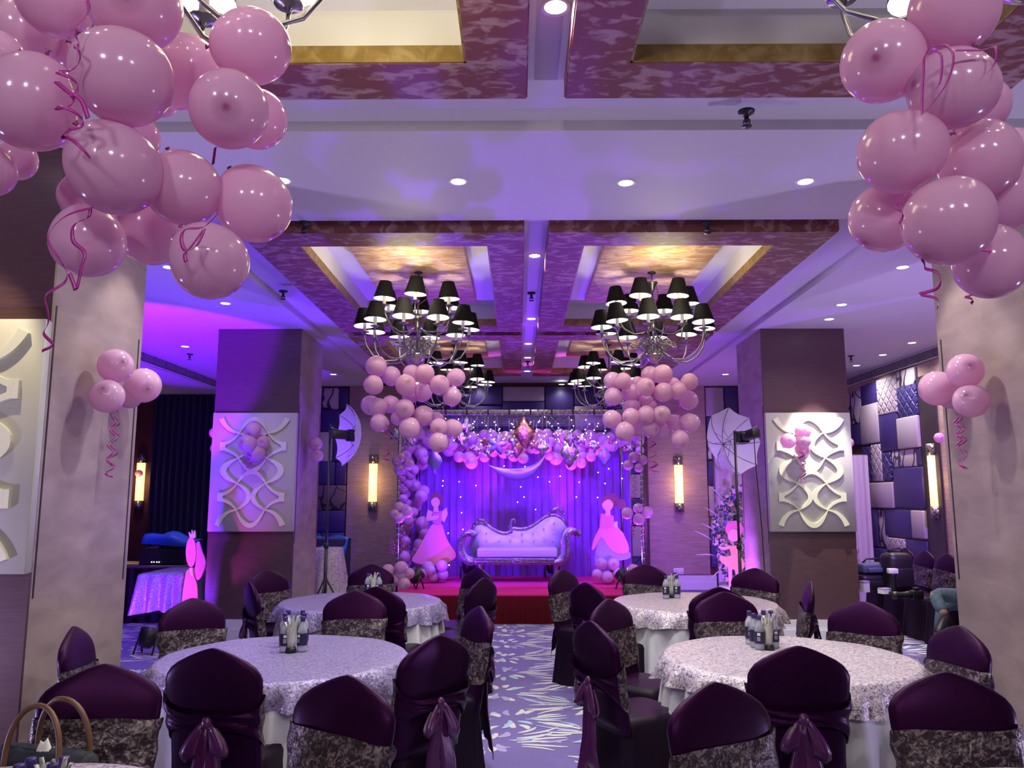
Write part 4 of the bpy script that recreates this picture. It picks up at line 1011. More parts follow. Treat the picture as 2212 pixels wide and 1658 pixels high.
# ------------------------------------------------------------------ stage
SX0, SX1, SY0, SY1, SH = -1.66, 1.86, 10.6, 13.0, .37
t = empty('stage_platform', ((SX0 + SX1) / 2, SY0, 0), 0, 'low stage with crimson carpet top and dark maroon pleated skirt', 'stage'); hx = (SX1 - SX0) / 2; dy = SY1 - SY0
q = MB(); q.box((-hx + .03, .03, 0), (hx - .03, dy, SH - .03), 'tabletop_wood'); q.obj('deck', t)
q = MB(); q.bevbox((-hx, -.01, SH - .03), (hx, dy, SH), 'stage_carpet', .008, 2); q.obj('carpet', t)
q = MB(); rs = random.Random(2)
def pleat(u): return .012 + .04 * abs(math.sin(70 * u + 1.5 * math.sin(9 * u))) 
path = [(-hx, dy * (1 - i / 40)) for i in range(40)] + [(-hx + 2 * hx * i / 220, 0) for i in range(221)] + [(hx, dy * (i + 1) / 40) for i in range(40)]
rows = []
for z, k in ((SH - .02, .25), (SH - .08, .7), (.18, 1), (.0, 1.5)):
    rr = []
    for i, (x, y) in enumerate(path):
        d = pleat(i / 60.0) * k
        rr.append((x - d, y, z) if i < 40 else ((x, y - d, z) if i < 261 else (x + d, y, z)))
    rows.append(rr)
q.loft(rows, 'maroon_skirt', False, False); q.obj('pleated_skirt', t)

# backdrop: pleated sheer cloth on a frame
BX_0, BX_1, BY = PY(868, 1000, 12.95).x, PY(1361, 1000, 12.95).x, 12.95
t = empty('stage_backdrop', ((BX_0 + BX_1) / 2, BY, SH), 0, 'tall pleated sheer curtain behind the sofa, washed in violet light', 'backdrop'); hw = (BX_1 - BX_0) / 2
q = MB()
def bd(u, v):
    x = -hw + 2 * hw * u; ph = u * 30; f = ph - math.floor(ph)
    y = -.035 * math.exp(-((f - .5) / .13) ** 2) - .014 * math.sin(u * 187) * .5 - .02 * math.sin(u * 9 + 2 * v)
    return (x + .01 * math.sin(v * 5 + u * 60) * (1 - v), y - .03 * (1 - v) ** 3, 2.31 * v)
q.grid(bd, 420, 8, 'backdrop_cloth'); o = q.obj('sheer_curtain', t)
q = MB(); q.tube([(-hw, .03, 2.31), (hw, .03, 2.31)], .016, 'nickel'); q.obj('curtain_rail', t)
for s_ in (-1, 1):
    q = MB(); q.tube([(s_ * hw, .03, 0), (s_ * hw, .03, 2.31)], .016, 'nickel'); q.obj('post', t)
# canopy
PLx, PRx = PY(862, 1000, 10.8).x, PY(1385, 1000, 10.8).x; ZCAN = 2.78
t = empty('canopy_frame', ((PLx + PRx) / 2, 10.8, SH), 0, 'silver-wrapped canopy frame with slatted top over the stage', 'canopy'); hw = (PRx - PLx) / 2; h = ZCAN - SH
for s_ in (-1, 1):
    q = MB(); q.tube([(s_ * hw, 0, 0), (s_ * hw, 0, h)], .018, 'nickel', 10)
    for k in range(28): q.tube([(s_ * hw + .021 * math.cos(a), .021 * math.sin(a), .1 + k * .08 + .03 * a / 6.28) for a in [6.28 * i / 8 for i in range(9)]], .004, 'white_plastic', 4)
    q.obj('pole', t)
    q = MB(); q.tube([(s_ * hw, 0, h), (s_ * hw, 2.1, h)], .018, 'nickel', 8); q.obj('side_rail', t)
    q = MB(); q.tube([(s_ * hw, 2.1, 0), (s_ * hw, 2.1, h)], .018, 'nickel', 8); q.obj('rear_pole', t)
q = MB(); q.bevbox((-hw, -.03, h - .03), (hw, .03, h + .04), 'sofa_silver', .015, 2)
for k in range(34):
    x = -hw + 2 * hw * (k + .5) / 34; q.box((x - .012, -.034, h - .032), (x + .012, .034, h + .042), 'dark_metal' if k % 3 == 0 else 'sofa_silver')
q.obj('wrapped_front_bar', t)
q = MB(); q.box((-hw, -.003, -.0015), (hw, .003, .0015), 'sofa_silver'); slat = q.mesh('slat')
for k in range(12): link('slat', slat, t, (0, .2 + .17 * k, h))
# fairy light strings under the canopy and on the curtain
bm = bmesh.new(); bmesh.ops.create_icosphere(bm, subdivisions=1, radius=1)
icov = [v.co.copy() for v in bm.verts]; icof = [[v.index for v in f_.verts] for f_ in bm.faces]; bm.free()
rl = random.Random(8)
def string_light(pts, bulbs, label, r, group, cr=.003):
    c = Vector(pts[0]); t = empty('fairy_light_string', c, 0, label, 'fairy lights', group)
    q = MB(); q.tube([Vector(p) - c for p in pts], cr, 'wire', 4); q.obj('cable', t)
    q = MB()
    for b in bulbs: q.add([Vector(b) - c + v * r for v in icov], icof, 'fairy_bulb')
    o = q.obj('bulbs', t); o['kind'] = 'stuff'
xs_ = [960, 982, 1005, 1030, 1052, 1075, 1100, 1118, 1142, 1165, 1185, 1208, 1232, 1262, 1288, 1312]
for i, x in enumerate(xs_):
    D = 11.0 + .9 * rl.random(); pts = []; z1 = rl.uniform(2.42, 2.55); p0 = PY(x, 900, D)
    for k in range(9):
        u = k / 8; pts.append((p0.x + .05 * math.sin(u * 7 + i) + .08 * u * math.sin(i * 2.1) + (.12 * max(0, u - .7) / .3) * (1 if i % 2 else -1), D + .1 * u, ZCAN - .02 - (ZCAN - z1) * min(1, u * 1.3)))
    bl = []
    for k in range(8):
        u = (k + rl.random()) / 8 * 7.9; a = int(u); f_ = u - a; p = Vector(pts[a]).lerp(Vector(pts[a + 1]), f_); bl.append(p + Vector((rl.uniform(-.03, .03), -.01, rl.uniform(-.02, .02))))
    string_light(pts, bl, 'string of warm fairy lights dangling from the canopy slats, %s from left' % ORD[i], .0075, 'fairy lights under the canopy')
CB = [(957,1038),(992,1040),(1028,1048),(956,1049),(995,1073),(997,1107),(968,1151),(1125,1051),(1132,1073),(1118,1084),(1157,1100),(1187,1040),(1251,1041),(1245,1073),(1292,1020),(1344,1033),(1291,1074),(1206,1094),(1307,1044),(1089,1006),(1134,1007),(1162,1030),(1344,1000),(1210,1028),(1315,1012),(1000,1143),(970,1220)]
for k, part in enumerate((CB[:9], CB[9:18], CB[18:])):
    ps = [PY(x, y, 12.84) for x, y in sorted(part)]
    string_light(ps, ps, 'thin string of sparse warm lights pinned on the violet curtain, %s third' % ('left', 'middle', 'right')[k], .009, 'curtain fairy lights', .0008)
# foil balloons
def star_mesh(n, ri, dp, m, elong=1.0):
    q = MB(); vs = [(0, -dp, 0), (0, dp, 0)]; k = 2 * n * 3
    for j in range(k):
        a = 2 * PI * j / k + PI / 2; u = (j % 6) / 6; rr = 1 + (ri - 1) * (1 - abs(2 * u - 1)); vs.append((rr * math.cos(a), 0, rr * math.sin(a) * elong))
    for j in range(k):
        x, y, z = vs[2 + j]; w_ = .55
        vs.append((x * w_, -dp * .75, z * w_))
    for j in range(k):
        x, y, z = vs[2 + j]; vs.append((x * .55, dp * .75, z * .55))
    fs = []
    for j in range(k):
        b = (j + 1) % k; fs += [(2 + j, 2 + b, 2 + k + b, 2 + k + j), (2 + k + j, 2 + k + b, 0), (2 + b, 2 + j, 2 + 2 * k + j, 2 + 2 * k + b), (2 + 2 * k + b, 2 + 2 * k + j, 1)]
    q.add(vs, fs, m); return q.mesh('foil_star_balloon')
FM = {}
def foil(px, py, r, kind, m, label, D, rz=0, tilt=0):
    key = (kind, m)
    if key not in FM: FM[key] = {5: lambda: star_mesh(5, .45, .30, m), 4: lambda: star_mesh(4, .5, .45, m, 1.35), 0: lambda: star_mesh(4, .72, .45, m, 1.5)}[kind]()
    p = PY(px, py, D); s_ = r / FPX * D; o = link('foil_star_balloon' if kind else 'foil_diamond_balloon', FM[key], None, p, (0, tilt, rz)); o.scale = (s_, s_, s_); tag(o, label, 'foil balloon', 'hanging foil balloons')
    zt = (ZCAN - p.z) / s_
    if zt > 1: q = MB(); q.tube([(0, 0, .95), (-math.sin(tilt) * zt, 0, zt)], .0025 / s_, 'wire', 4); q.obj('hanging_string', o)
E = lambda x, y: (760 + x / 3.16, 860 + y / 3.16)
FO = [(785,195,16,4,'foil_silver','silver foil star hanging high at the left of the canopy'),(752,282,17,4,'foil_silver','dark silver foil star below the left silver one'),(990,318,24,5,'foil_lilac','large matt lilac foil star left of the moon'),
 (1180,235,24,0,'foil_rose','big rose-gold foil diamond in the middle of the canopy'),(1105,288,13,4,'foil_silver','small silver foil star left of the rose-gold diamond'),(1128,345,14,0,'foil_pink','pink foil diamond below the rose-gold one'),
 (910,300,11,5,'foil_pink','small magenta foil star left of the lilac star'),(855,350,12,4,'foil_silver','silver foil star left of the small magenta stars'),(930,362,11,4,'foil_silver','silver foil star between magenta star and lilac star'),
 (813,347,7,5,'foil_pink','tiny magenta foil star at the left of the hanging row'),(1075,376,12,5,'foil_silver','silver foil star just above the moon tip'),(1243,318,12,5,'foil_pink','red-pink foil star above the moon'),
 (1300,338,15,4,'foil_silver','dark silver foil star at the upper tip of the moon'),(1485,275,14,4,'foil_silver','silver foil star above the large silver diamond'),(1488,370,22,0,'foil_silver','large crinkled silver foil diamond right of the moon'),
 (1567,275,17,5,'foil_silver','silver-green foil star right of the large diamond'),(1660,330,11,4,'foil_silver','small silver foil star near the right end'),(1725,400,15,0,'foil_lilac','lilac foil teardrop near the right end'),
 (565,430,19,0,'foil_lilac','lilac foil teardrop above the left cutout'),(300,245,16,5,'foil_silver','dark foil star behind the left hanging bunch'),(400,292,14,5,'foil_silver','silver foil star at the left canopy pole'),
 (1770,292,9,5,'foil_pink','pink foil star behind the right hanging bunch'),(1900,330,13,5,'foil_silver','silver foil star at the right canopy pole'),(1865,348,9,5,'foil_pink','pink foil star beside the right canopy pole')]
for i, (x, y, r, k, m_, lab) in enumerate(FO): foil(*E(x, y), r, k, m_, lab, 11.1 + .15 * (i % 6), rl.uniform(-.5, .5), rl.uniform(-.2, .2))
# crescent moon
q = MB(); out, inn = [], []
A_, B_ = Vector((1054, 1003)), Vector((1181, 976)); n = 24
for i in range(n + 1):
    u = i / n; c1, c2, c3 = Vector((1085, 1038)), Vector((1152, 1070)), Vector((1190, 1022)); b = lambda p0, p1, p2, p3: p0 * (1 - u) ** 3 + p1 * 3 * u * (1 - u) ** 2 + p2 * 3 * u * u * (1 - u) + p3 * u ** 3
    out.append(b(A_, c1, c2, B_)); inn.append(b(A_, Vector((1085, 1015)), Vector((1155, 1022)), B_))
mc = PY(1125, 1015, 11.9); pp = lambda v: PY(v.x, v.y, 11.9) - mc
rows = [[pp(o_) + Vector((0, dy_, 0)) for dy_ in (0,)] + [pp(o_.lerp(i_, .25)) + Vector((0, -.05, 0)), pp(o_.lerp(i_, .75)) + Vector((0, -.05, 0)), pp(i_), pp(o_.lerp(i_, .75)) + Vector((0, .05, 0)), pp(o_.lerp(i_, .25)) + Vector((0, .05, 0))] for o_, i_ in zip(out, inn)]
q.loft(rows, 'foil_lilac', True, True); o = q.obj('crescent_moon', None, mc); tag(o, 'large lilac crescent moon hanging above the sofa', 'moon ornament')
for x, y in ((1070, 1012), (1181, 977)):
    p = PY(x, y, 11.9) - mc; q = MB(); q.tube([p, (p.x, 0, ZCAN - mc.z)], .003, 'wire', 4); q.obj('hanging_string', o)

# ------------------------------------------------------------------ sofa
so = empty('chaise_sofa', (PY(1122, 1200, 12.1).x, 12.0, SH), 0, 'silver carved sofa with lilac tufted vinyl and uneven swooping back on stage', 'sofa'); K = .00095
S2 = lambda x, y: ((x - 1105) * K, (1335 - y) * K)
curve = [(380,560),(345,520),(360,470),(410,440),(480,430),(560,455),(650,520),(740,570),(830,600),(900,600),(950,580),(985,530),(1010,520),(1060,530),(1140,535),(1230,520),(1330,475),(1430,405),(1530,335),(1620,300),(1700,300),(1780,340),(1840,400),(1880,480)]
inner = [S2(x, y + 30) for x, y in curve]
q = MB(); q.prism(inner + [S2(1800, 620), S2(1780, 760), S2(1780, 960), S2(330, 960), S2(270, 800), S2(330, 640)], .42, .54, 'sofa_vinyl', True, .02); q.obj('upholstered_back', so)
q = MB(); q.tube([(x, .47, z) for x, z in [S2(*c) for c in curve]], .034, 'sofa_silver', 10); q.obj('back_moulding', so)
for nm, pts in (('left', [(360,490),(400,420),(450,385),(510,395),(560,430)]), ('right', [(1600,270),(1650,225),(1700,215),(1745,190),(1790,225),(1840,290)])):
    q = MB(); P_ = [(x, .46, z) for x, z in [S2(*c) for c in pts]]; q.tube(P_, [.02, .035, .04, .035, .03, .02][:len(P_)], 'sofa_silver', 8)
    for x, y, z in P_: q.sphere((x, y - .03, z), .022, 'sofa_silver', 8, 6)
    q.obj('carved_crest', so)
q = MB(); spr = [(985,600),(975,520),(970,430),(985,385),(1015,372),(1040,395),(1030,430),(1008,425)]; q.tube([(x, .46, z) for x, z in [S2(*c) for c in spr]], [.03, .026, .022, .02, .018, .016, .013, .010], 'sofa_silver', 8)
q.tube([(x, .46, z) for x, z in [S2(*c) for c in [(975,560),(945,520),(930,490),(950,475),(965,490)]]], .014, 'sofa_silver', 8); q.obj('scroll_finial', so)
for x, y in ((568,588),(572,713),(775,713),(953,706),(1150,602),(1152,714),(1326,597),(1335,714),(1505,524),(1515,704),(1672,428),(1672,590),(1658,714)):
    q = MB(); q.sphere((*((S2(x, y)[0], .405)), S2(x, y)[1]), .013, 'crystal', 8, 6); q.obj('crystal_button', so)
def ribbonpath(pts, w, y0, y1, m, nm, sm=True):
    P_ = [Vector(S2(*p)) for p in pts]; fr = []
    for i in range(len(P_)):
        d = (P_[min(i + 1, len(P_) - 1)] - P_[max(i - 1, 0)]).normalized(); n_ = Vector((-d.y, d.x)); w_ = w[i] if isinstance(w, list) else w
        a, b = P_[i] + n_ * w_, P_[i] - n_ * w_; fr.append([(a.x, y0, a.y), (a.x, y1, a.y), (b.x, y1, b.y), (b.x, y0, b.y)])
    q = MB(); q.loft(fr, m, True, True, sm); return q.obj(nm, so)
def smooth(pts, k=4):
    out = []
    for i in range(len(pts) - 1):
        p0, p1, p2, p3 = [Vector(pts[j]) for j in (max(i - 1, 0), i, i + 1, min(i + 2, len(pts) - 1))]
        for s_ in range(k):
            f_ = s_ / k; v = .5 * ((2 * p1) + (p2 - p0) * f_ + (2 * p0 - 5 * p1 + 4 * p2 - p3) * f_ * f_ + (3 * p1 - p0 - 3 * p2 + p3) * f_ ** 3); out.append((v.x, v.y))
    return out + [pts[-1]]
armL = smooth([(375,625),(330,590),(260,590),(195,660),(170,760),(175,860),(215,950),(290,1010),(380,1030)]); armR = smooth([(2030,640),(2040,590),(1980,545),(1910,560),(1860,630),(1850,740),(1850,860),(1820,960),(1740,1020),(1650,1030)])
wl_ = [.028 + .02 * min(1, i / 8) for i in range(len(armL))]; wr_ = [.028 + .02 * min(1, i / 8) for i in range(len(armR))]
for P_, w_, sgn in ((armL, wl_, 1), (armR, wr_, -1)):
    ribbonpath([(x, y) for x, y in P_], w_, -.01, .05, 'sofa_silver', 'carved_arm_front')
    ribbonpath([(x + sgn * 22, y - 14) for x, y in P_], .032, .05, .55, 'sofa_vinyl', 'padded_arm')
    q = MB(); A2 = [S2(*p) for p in P_]
    for i in range(2, len(A2) - 1):                     # leaf carving
        x, z = A2[i]; q.tube([(x - .022, -.016, z - .014), (x, -.024, z), (x + .022, -.016, z + .014)], .006, 'nickel', 5)
    o = q.obj('leaf_carving', so); o['kind'] = 'stuff'
q = MB(); (x0, z0), (x1, z1) = S2(370, 1065), S2(1660, 960); q.bevbox((x0, -.01, z0), (x1, .55, z1), 'sofa_silver', .015, 2); q.obj('front_rail', so)
q = MB()
for i in range(46):
    x = x0 + (x1 - x0) * (i + .5) / 46; s_ = 1 if i < 23 else -1; q.tube([(x - s_ * .012, -.014, z0 + .02), (x + s_ * .012, -.02, (z0 + z1) / 2 - .01)], .006, 'nickel', 4); q.tube([(x + s_ * .012, -.02, (z0 + z1) / 2 + .012), (x - s_ * .012, -.014, z1 - .012)], .006, 'nickel', 4)
o = q.obj('leaf_carving', so); o['kind'] = 'stuff'
q = MB(); (a, b), (c, d) = S2(990, 1055), S2(1150, 955); q.bevbox((a, -.035, b), (c, -.005, d), 'sofa_silver', .01, 2); q.sphere(((a + c) / 2, -.035, (b + d) / 2), .022, 'nickel', 10, 8, (1.3, .5, 1)); q.obj('carved_medallion', so)
q = MB(); (a, b), (c, d) = S2(435, 955), S2(1705, 815); q.bevbox((a, .02, b), (c, .45, d), 'sofa_vinyl', .025, 3); q.obj('seat_cushion', so)
q = MB(); q.lathe([(.022, 0), (.018, .03), (.028, .06), (.02, .10), (.034, .16), (.03, .20), (.045, .24), (.045, .265)], 'sofa_silver', 12); lg = q.mesh('leg')
for x in (490, 1680):
    for y in (.05, .48): link('leg', lg, so, (S2(x, 0)[0], y, 0))

# ------------------------------------------------------------------ wash lamps
def wash(loc, rz, tilt, label):
    t = empty('wash_lamp', loc, rz, label, 'stage lamp', 'black wash lamps')
    q = MB(); q.lathe([(.0001, -.10), (.06, -.10), (.085, -.06), (.10, .0), (.105, .08), (.098, .085), (.092, .075), (.0001, .07)], 'black_plastic', 20); b = q.obj('can', t, (0, 0, .17), (tilt, 0, 0))
    q = MB(); q.lathe([(.0001, .072), (.09, .078)], 'lens_glow', 16, cap=False); q.obj('lens', b)
    for s_ in (-1, 1):
        q = MB(); q.tube([(s_ * .115, 0, .18), (s_ * .12, .06, .0)], .010, 'black_plastic', 6); q.tube([(s_ * .115, 0, .18), (s_ * .12, -.07, .0)], .010, 'black_plastic', 6); q.obj('bracket', t)
p = PZ(318, 1412, 0); wash((p.x, p.y, 0), -.3, -.5, 'black wash lamp on the carpet in front of the velvet table, lower left')
for x, y, rz, lab in ((1010,1250,0,'black wash lamp on stage behind the left sofa leg'),(1195,1252,.2,'black wash lamp on stage behind the right sofa leg')):
    p = PZ(x, y, SH); wash((p.x, min(p.y, 12.2) - .45 if y < 0 else 12.66, SH), rz, -.12, lab)
for x, y, rz, D, lab in ((898,1262,-.9,11.25,'black wash lamp at the left stage corner by the balloons'),(1348,1262,.9,11.25,'black wash lamp at the right stage corner beside the plum chair')):
    p = PY(x, y, D); wash((p.x, D, SH), rz, -.9, lab)

# ------------------------------------------------------------------ board cutouts (plain generic gown figures)
def cutout(D, cr, layers, label, floor_z, name='board_cutout'):
    allp = [cr(*p) for _, _, poly in layers for p in poly]; cx = sum(p[0] for p in allp) / len(allp)
    base = PY(cx, 1200, D); t = empty(name, (base.x, D, floor_z), 0, label, 'cutout', None)
    for i, (nm, m_, poly) in enumerate(layers):
        P_ = [PY(*cr(*p), D) for p in poly]
        if len(P_) > 5: P_ = [Vector((a_[0], 0, a_[1])) for a_ in smooth([(p.x, p.z) for p in P_] + [(P_[0].x, P_[0].z)], 3)[:-1]]
        q = MB(); q.prism([(p.x - base.x, max(p.z, floor_z) - floor_z) for p in P_], -.012 - .004 * i, .006 if i else .012, m_); q.obj(nm, t)
    q = MB(); q.prism([(-.03, 0), (.03, 0), (.02, .5), (-.02, .5)], .012, .03, 'board_brown'); q.tube([(0, .02, .5), (0, .28, .01)], .012, 'board_brown', 6); q.obj('strut', t)
    return t
def ell(cx, cy, rx, ry, n=16): return [(cx + rx * math.cos(2 * PI * k / n), cy + ry * math.sin(2 * PI * k / n)) for k in range(n)]
cutout(12.1, E, [('hair', 'board_brown', ell(578, 692, 44, 50)), ('skirt', 'board_pink', [(575,845),(612,850),(645,950),(685,1020),(710,1060),(700,1092),(650,1117),(560,1140),(470,1130),(410,1105),(440,1050),(490,960),(540,870)]),
    ('hem', 'board_gold', [(520,1095),(600,1050),(668,1005),(710,1060),(700,1092),(650,1119),(560,1142),(510,1130)]), ('bodice', 'board_violet', [(552,772),(620,768),(612,852),(580,862),(552,845)]), ('arm', 'board_skin', [(520,760),(552,775),(545,803),(592,797),(585,822),(512,832)]),
    ('arm', 'board_skin', [(618,768),(648,745),(655,790),(632,846),(612,830)]), ('neck', 'board_skin', [(562,730),(588,730),(592,775),(558,775)]), ('head', 'board_skin', ell(573, 705, 30, 38)), ('fringe', 'board_brown', [(540,700),(548,665),(578,652),(606,668),(606,700),(585,676),(560,680)])],
    'life-size gown cutout with wide pink skirt and golden hem at the left of the sofa', SH)
cutout(12.0, E, [('hair', 'board_brown', ell(1765, 700, 60, 52)), ('bun', 'board_brown', ell(1842, 722, 28, 34)), ('underskirt', 'board_lilac', [(1690,940),(1750,960),(1800,1000),(1890,1040),(1895,1090),(1800,1110),(1700,1125),(1655,1100)]), ('bow', 'board_white', [(1768,860),(1810,838),(1815,880),(1852,920),(1855,950),(1800,905)]),
    ('overskirt', 'board_pink', [(1692,880),(1740,868),(1810,884),(1860,940),(1892,1030),(1850,1060),(1790,1048),(1740,1000),(1702,945),(1660,1020),(1638,1030),(1652,960)]), ('bodice', 'board_rose', [(1700,785),(1785,800),(1790,860),(1740,890),(1690,882)]), ('neck', 'board_skin', [(1732,750),(1762,750),(1765,800),(1728,800)]),
    ('head', 'board_skin', ell(1745, 722, 38, 46)), ('fringe', 'board_brown', [(1706,720),(1712,680),(1745,662),(1790,680),(1788,720),(1760,690),(1730,694)])], 'gown cutout with rose overskirt and lilac underskirt at the right of the sofa', SH)
C8 = lambda x, y: (1440 + x / 2.59, 700 + y / 2.59)
cutout(11.4, C8, [('hair', 'board_rose', ell(378, 1145, 50, 46)), ('leg', 'board_skin', [(343,1350),(365,1350),(362,1480),(348,1480)]), ('leg', 'board_skin', [(378,1350),(402,1350),(410,1480),(396,1480)]), ('head', 'board_skin', ell(372, 1180, 32, 36)), ('arm', 'board_skin', [(350,1235),(356,1250),(318,1262),(290,1250),(292,1240),(320,1246)]),
    ('bodice', 'board_yellow', [(345,1238),(415,1238),(400,1295),(362,1295)]), ('petal_skirt', 'board_yellow', [(360,1290),(404,1290),(432,1335),(425,1365),(400,1375),(370,1370),(330,1350),(296,1320),(298,1292),(330,1300)])], 'small cutout in a yellow petal dress before the flower arrangement', .0)
C4 = lambda x, y: (270 + x / 10.36, 1140 + y / 10.36)
cutout(8.95, C4, [('ponytail', 'board_violet', [(1600,340),(1660,300),(1715,480),(1800,720),(1800,850),(1720,1080),(1620,1160),(1570,950),(1600,700)]), ('gown', 'board_pink', [(1385,960),(1530,880),(1560,1100),(1620,1280),(1640,1700),(1660,2500),(1250,2500),(1280,1700),(1340,1200)]), ('head', 'board_pink', ell(1490, 540, 112, 330)),
    ('crown', 'board_white', [(1470,215),(1440,90),(1500,160),(1510,40),(1540,150),(1570,50),(1585,215)]), ('sash', 'board_white', [(1460,890),(1530,880),(1540,1060),(1490,1060)])], 'hot-pink lit cutout with crown and ponytail beside the velvet table', 0)

# ------------------------------------------------------------------ studio umbrellas
def umbrella_light(base, top_z, head_at, apex, r, label, cordlen=0):
    t = empty('studio_light', base, 0, label, 'studio light', 'studio umbrella lights'); B_ = Vector(base)
    q = MB(); q.tube([(0, 0, .25), (0, 0, top_z)], .014, 'black_plastic', 8); q.tube([(0, 0, .25), (0, 0, 1.1)], .019, 'black_plastic', 8); q.lathe([(.02, 1.06), (.028, 1.07), (.028, 1.12), (.016, 1.13)], 'black_plastic', 10); q.obj('stand_pole', t)
    for k in range(3):
        a = 2 * PI * k / 3 + .5; q = MB(); q.tube([(0, 0, .75), (.42 * math.cos(a), .42 * math.sin(a), .012)], .011, 'black_plastic', 6); q.tube([(0, 0, .28), (.2 * math.cos(a), .2 * math.sin(a), .37)], .007, 'black_plastic', 5); q.obj('stand_leg', t)
    H = Vector(head_at) - B_; A_ = Vector(apex) - B_; ax = (A_ - H).normalized(); rot = ax.to_track_quat('Z', 'Y').to_euler()
    q = MB(); q.tube([(0, 0, top_z - .02), H], .018, 'black_plastic', 6); q.obj('tilt_bracket', t)
    q = MB(); q.bevbox((-.06, -.05, -.10), (.06, .05, .10), 'black_plastic', .015, 2); q.lathe([(.05, .10), (.07, .16)], 'black_plastic', 16, cap=False); hd = q.obj('lamp_head', t, H, rot)
    for k in range(4):
        a = k * PI / 2; q = MB(); q.box((-.055, .06, .10), (.055, .066, .19), 'black_plastic'); q.obj('barn_door', hd, (0, 0, 0), (0, 0, a))
    q = MB(); q.tube([H - ax * .1 + Vector((0, 0, .07)), A_], .005, 'chrome', 6); q.obj('umbrella_shaft', t)
    dep = r * .50; Rs = (r * r + dep * dep) / (2 * dep)
    q = MB(); nseg = 64; rows = []
    for i in range(9):
        u = i / 8; rr = []
        for j in range(nseg):
            a = 2 * PI * j / nseg; f_ = abs(math.sin(4 * a)); sc = r * u * (1 - .085 * f_ * u * u); z = -(Rs - math.sqrt(max(0, Rs * Rs - sc * sc))) - .0 - .03 * r * f_ * u * u
            rr.append((sc * math.cos(a), sc * math.sin(a), z))
        rows.append(rr)
    rows[0] = [(.002 * math.cos(2 * PI * j / nseg), .002 * math.sin(2 * PI * j / nseg), 0) for j in range(nseg)]
    q.loft(rows, 'umbrella_white', True, False); cn = q.obj('canopy', t, A_, rot)
    for k in range(8):
        a = k * PI / 4; q = MB(); q.tube([(r * u * math.cos(a), r * u * math.sin(a), -(Rs - math.sqrt(max(0, Rs * Rs - (r * u) ** 2))) - .006) for u in [i / 8 for i in range(9)]], .0035, 'nickel', 5)
        q.tube([(0, 0, -.28 * r * 1.2), (r * .45 * math.cos(a), r * .45 * math.sin(a), -(Rs - math.sqrt(Rs * Rs - (r * .45) ** 2)) - .006)], .003, 'nickel', 5); q.obj('rib', cn)
    if cordlen:
        q = MB(); q.tube([H + Vector((.02, -.05, -.05)), H + Vector((.03, -.04, -.4)), H + Vector((.07, -.02, -1.0)), H + Vector((.09, 0, -1.6)), H + Vector((.05, 0, -H.z + .02))], .006, 'black_plastic', 6); q.obj('cord', t)
b = PZ(690, 1392, 0)
D = 9.0; b = PY(698, 1390, D); top = PY(718, 912, D).z; umbrella_light((b.x, D, 0), top, PY(733, 938, D), PY(776, 942, D + .12), .36, 'white studio umbrella seen from the side on a black stand by the far left pillar')
D = 8.9; b = PY(1605, 1390, D); top = PY(1607, 930, D).z; umbrella_light((b.x, D, 0), top, PY(1622, 938, D), PY(1562, 960, D + .42), .40, 'white studio umbrella showing its ribbed inside on a black stand by the far right pillar', 1)

# ------------------------------------------------------------------ left alcove
def hang(name, x0, x1, y, z0, z1, m, folds, amp, seed=0):
    q = MB(); n = int(folds * 8)
    def fn(u, v): return (x0 + (x1 - x0) * u, y - amp * (.5 + .5 * math.sin(2 * PI * folds * u + 1.3 * math.sin(7 * u + seed))) - .01 * math.sin(5 * v + 20 * u) * (1 - v), z0 + (z1 - z0) * v)
    q.grid(fn, n, 6, m); return q.obj(name)
o = hang('curtain', PY(326, 1000, 14.2).x, -4.0, 14.25, .02, 3.47, 'curtain_navy', 22, .10); tag(o, 'floor-length navy curtain in the left alcove', 'curtain')
def square_cloth(name, x0, x1, y0, y1, z, drop, m, label, cat='tablecloth'):
    q = MB(); n = 60; per = []
    for k in range(n): per.append((x0 + (x1 - x0) * k / n, y0, 0))
    for k in range(n): per.append((x1, y0 + (y1 - y0) * k / n, 1))
    for k in range(n): per.append((x1 - (x1 - x0) * k / n, y1, 2))
    for k in range(n): per.append((x0, y1 - (y1 - y0) * k / n, 3))
    cx_, cy_ = (x0 + x1) / 2, (y0 + y1) / 2; rows = [[(cx_, cy_, z)] * len(per), [(x, y, z) for x, y, s_ in per]]
    for u in (.05, .35, .7, 1):
        rr = []
        for i, (x, y, s_) in enumerate(per):
            w_ = (.015 + .06 * u) * (.6 + .4 * math.sin(i * .37)) ; dx, dy_ = x - cx_, y - cy_; l_ = math.hypot(dx, dy_); corner = (abs(dx) / (x1 - x0) * 2) * (abs(dy_) / (y1 - y0) * 2)
            rr.append((x + dx / l_ * w_ * (1 + corner), y + dy_ / l_ * w_ * (1 + corner), z - drop * u * (1 + .12 * corner)))
        rows.append(rr)
    q.loft(rows, m, True, False); o = q.obj(name); tag(o, label, cat); return o
x0, x1 = PY(303, 1243, 9.15).x, -3.80
t = empty('square_table', ((x0 + x1) / 2, 9.55, 0), 0, 'small table under a violet-lit velvet cloth left of the far left pillar', 'table')
q = MB(); q.box((-.24, -.38, .74), (.24, .38, .765), 'tabletop_wood'); q.obj('tabletop', t)
q = MB(); q.tube([(0, 0, 0), (0, 0, .74)], .03, 'black_plastic', 10); q.obj('pedestal', t)
q = MB(); q.lathe([(.0001, 0), (.26, 0), (.24, .03), (.04, .05), (.0001, .05)], 'black_plastic', 18); q.obj('foot', t)
square_cloth('velvet_tablecloth', x0, x1, 9.12, 9.98, .77, .40, 'velvet_cloth_violet_lit', 'violet-lit crushed velvet cloth on the small square table at left')
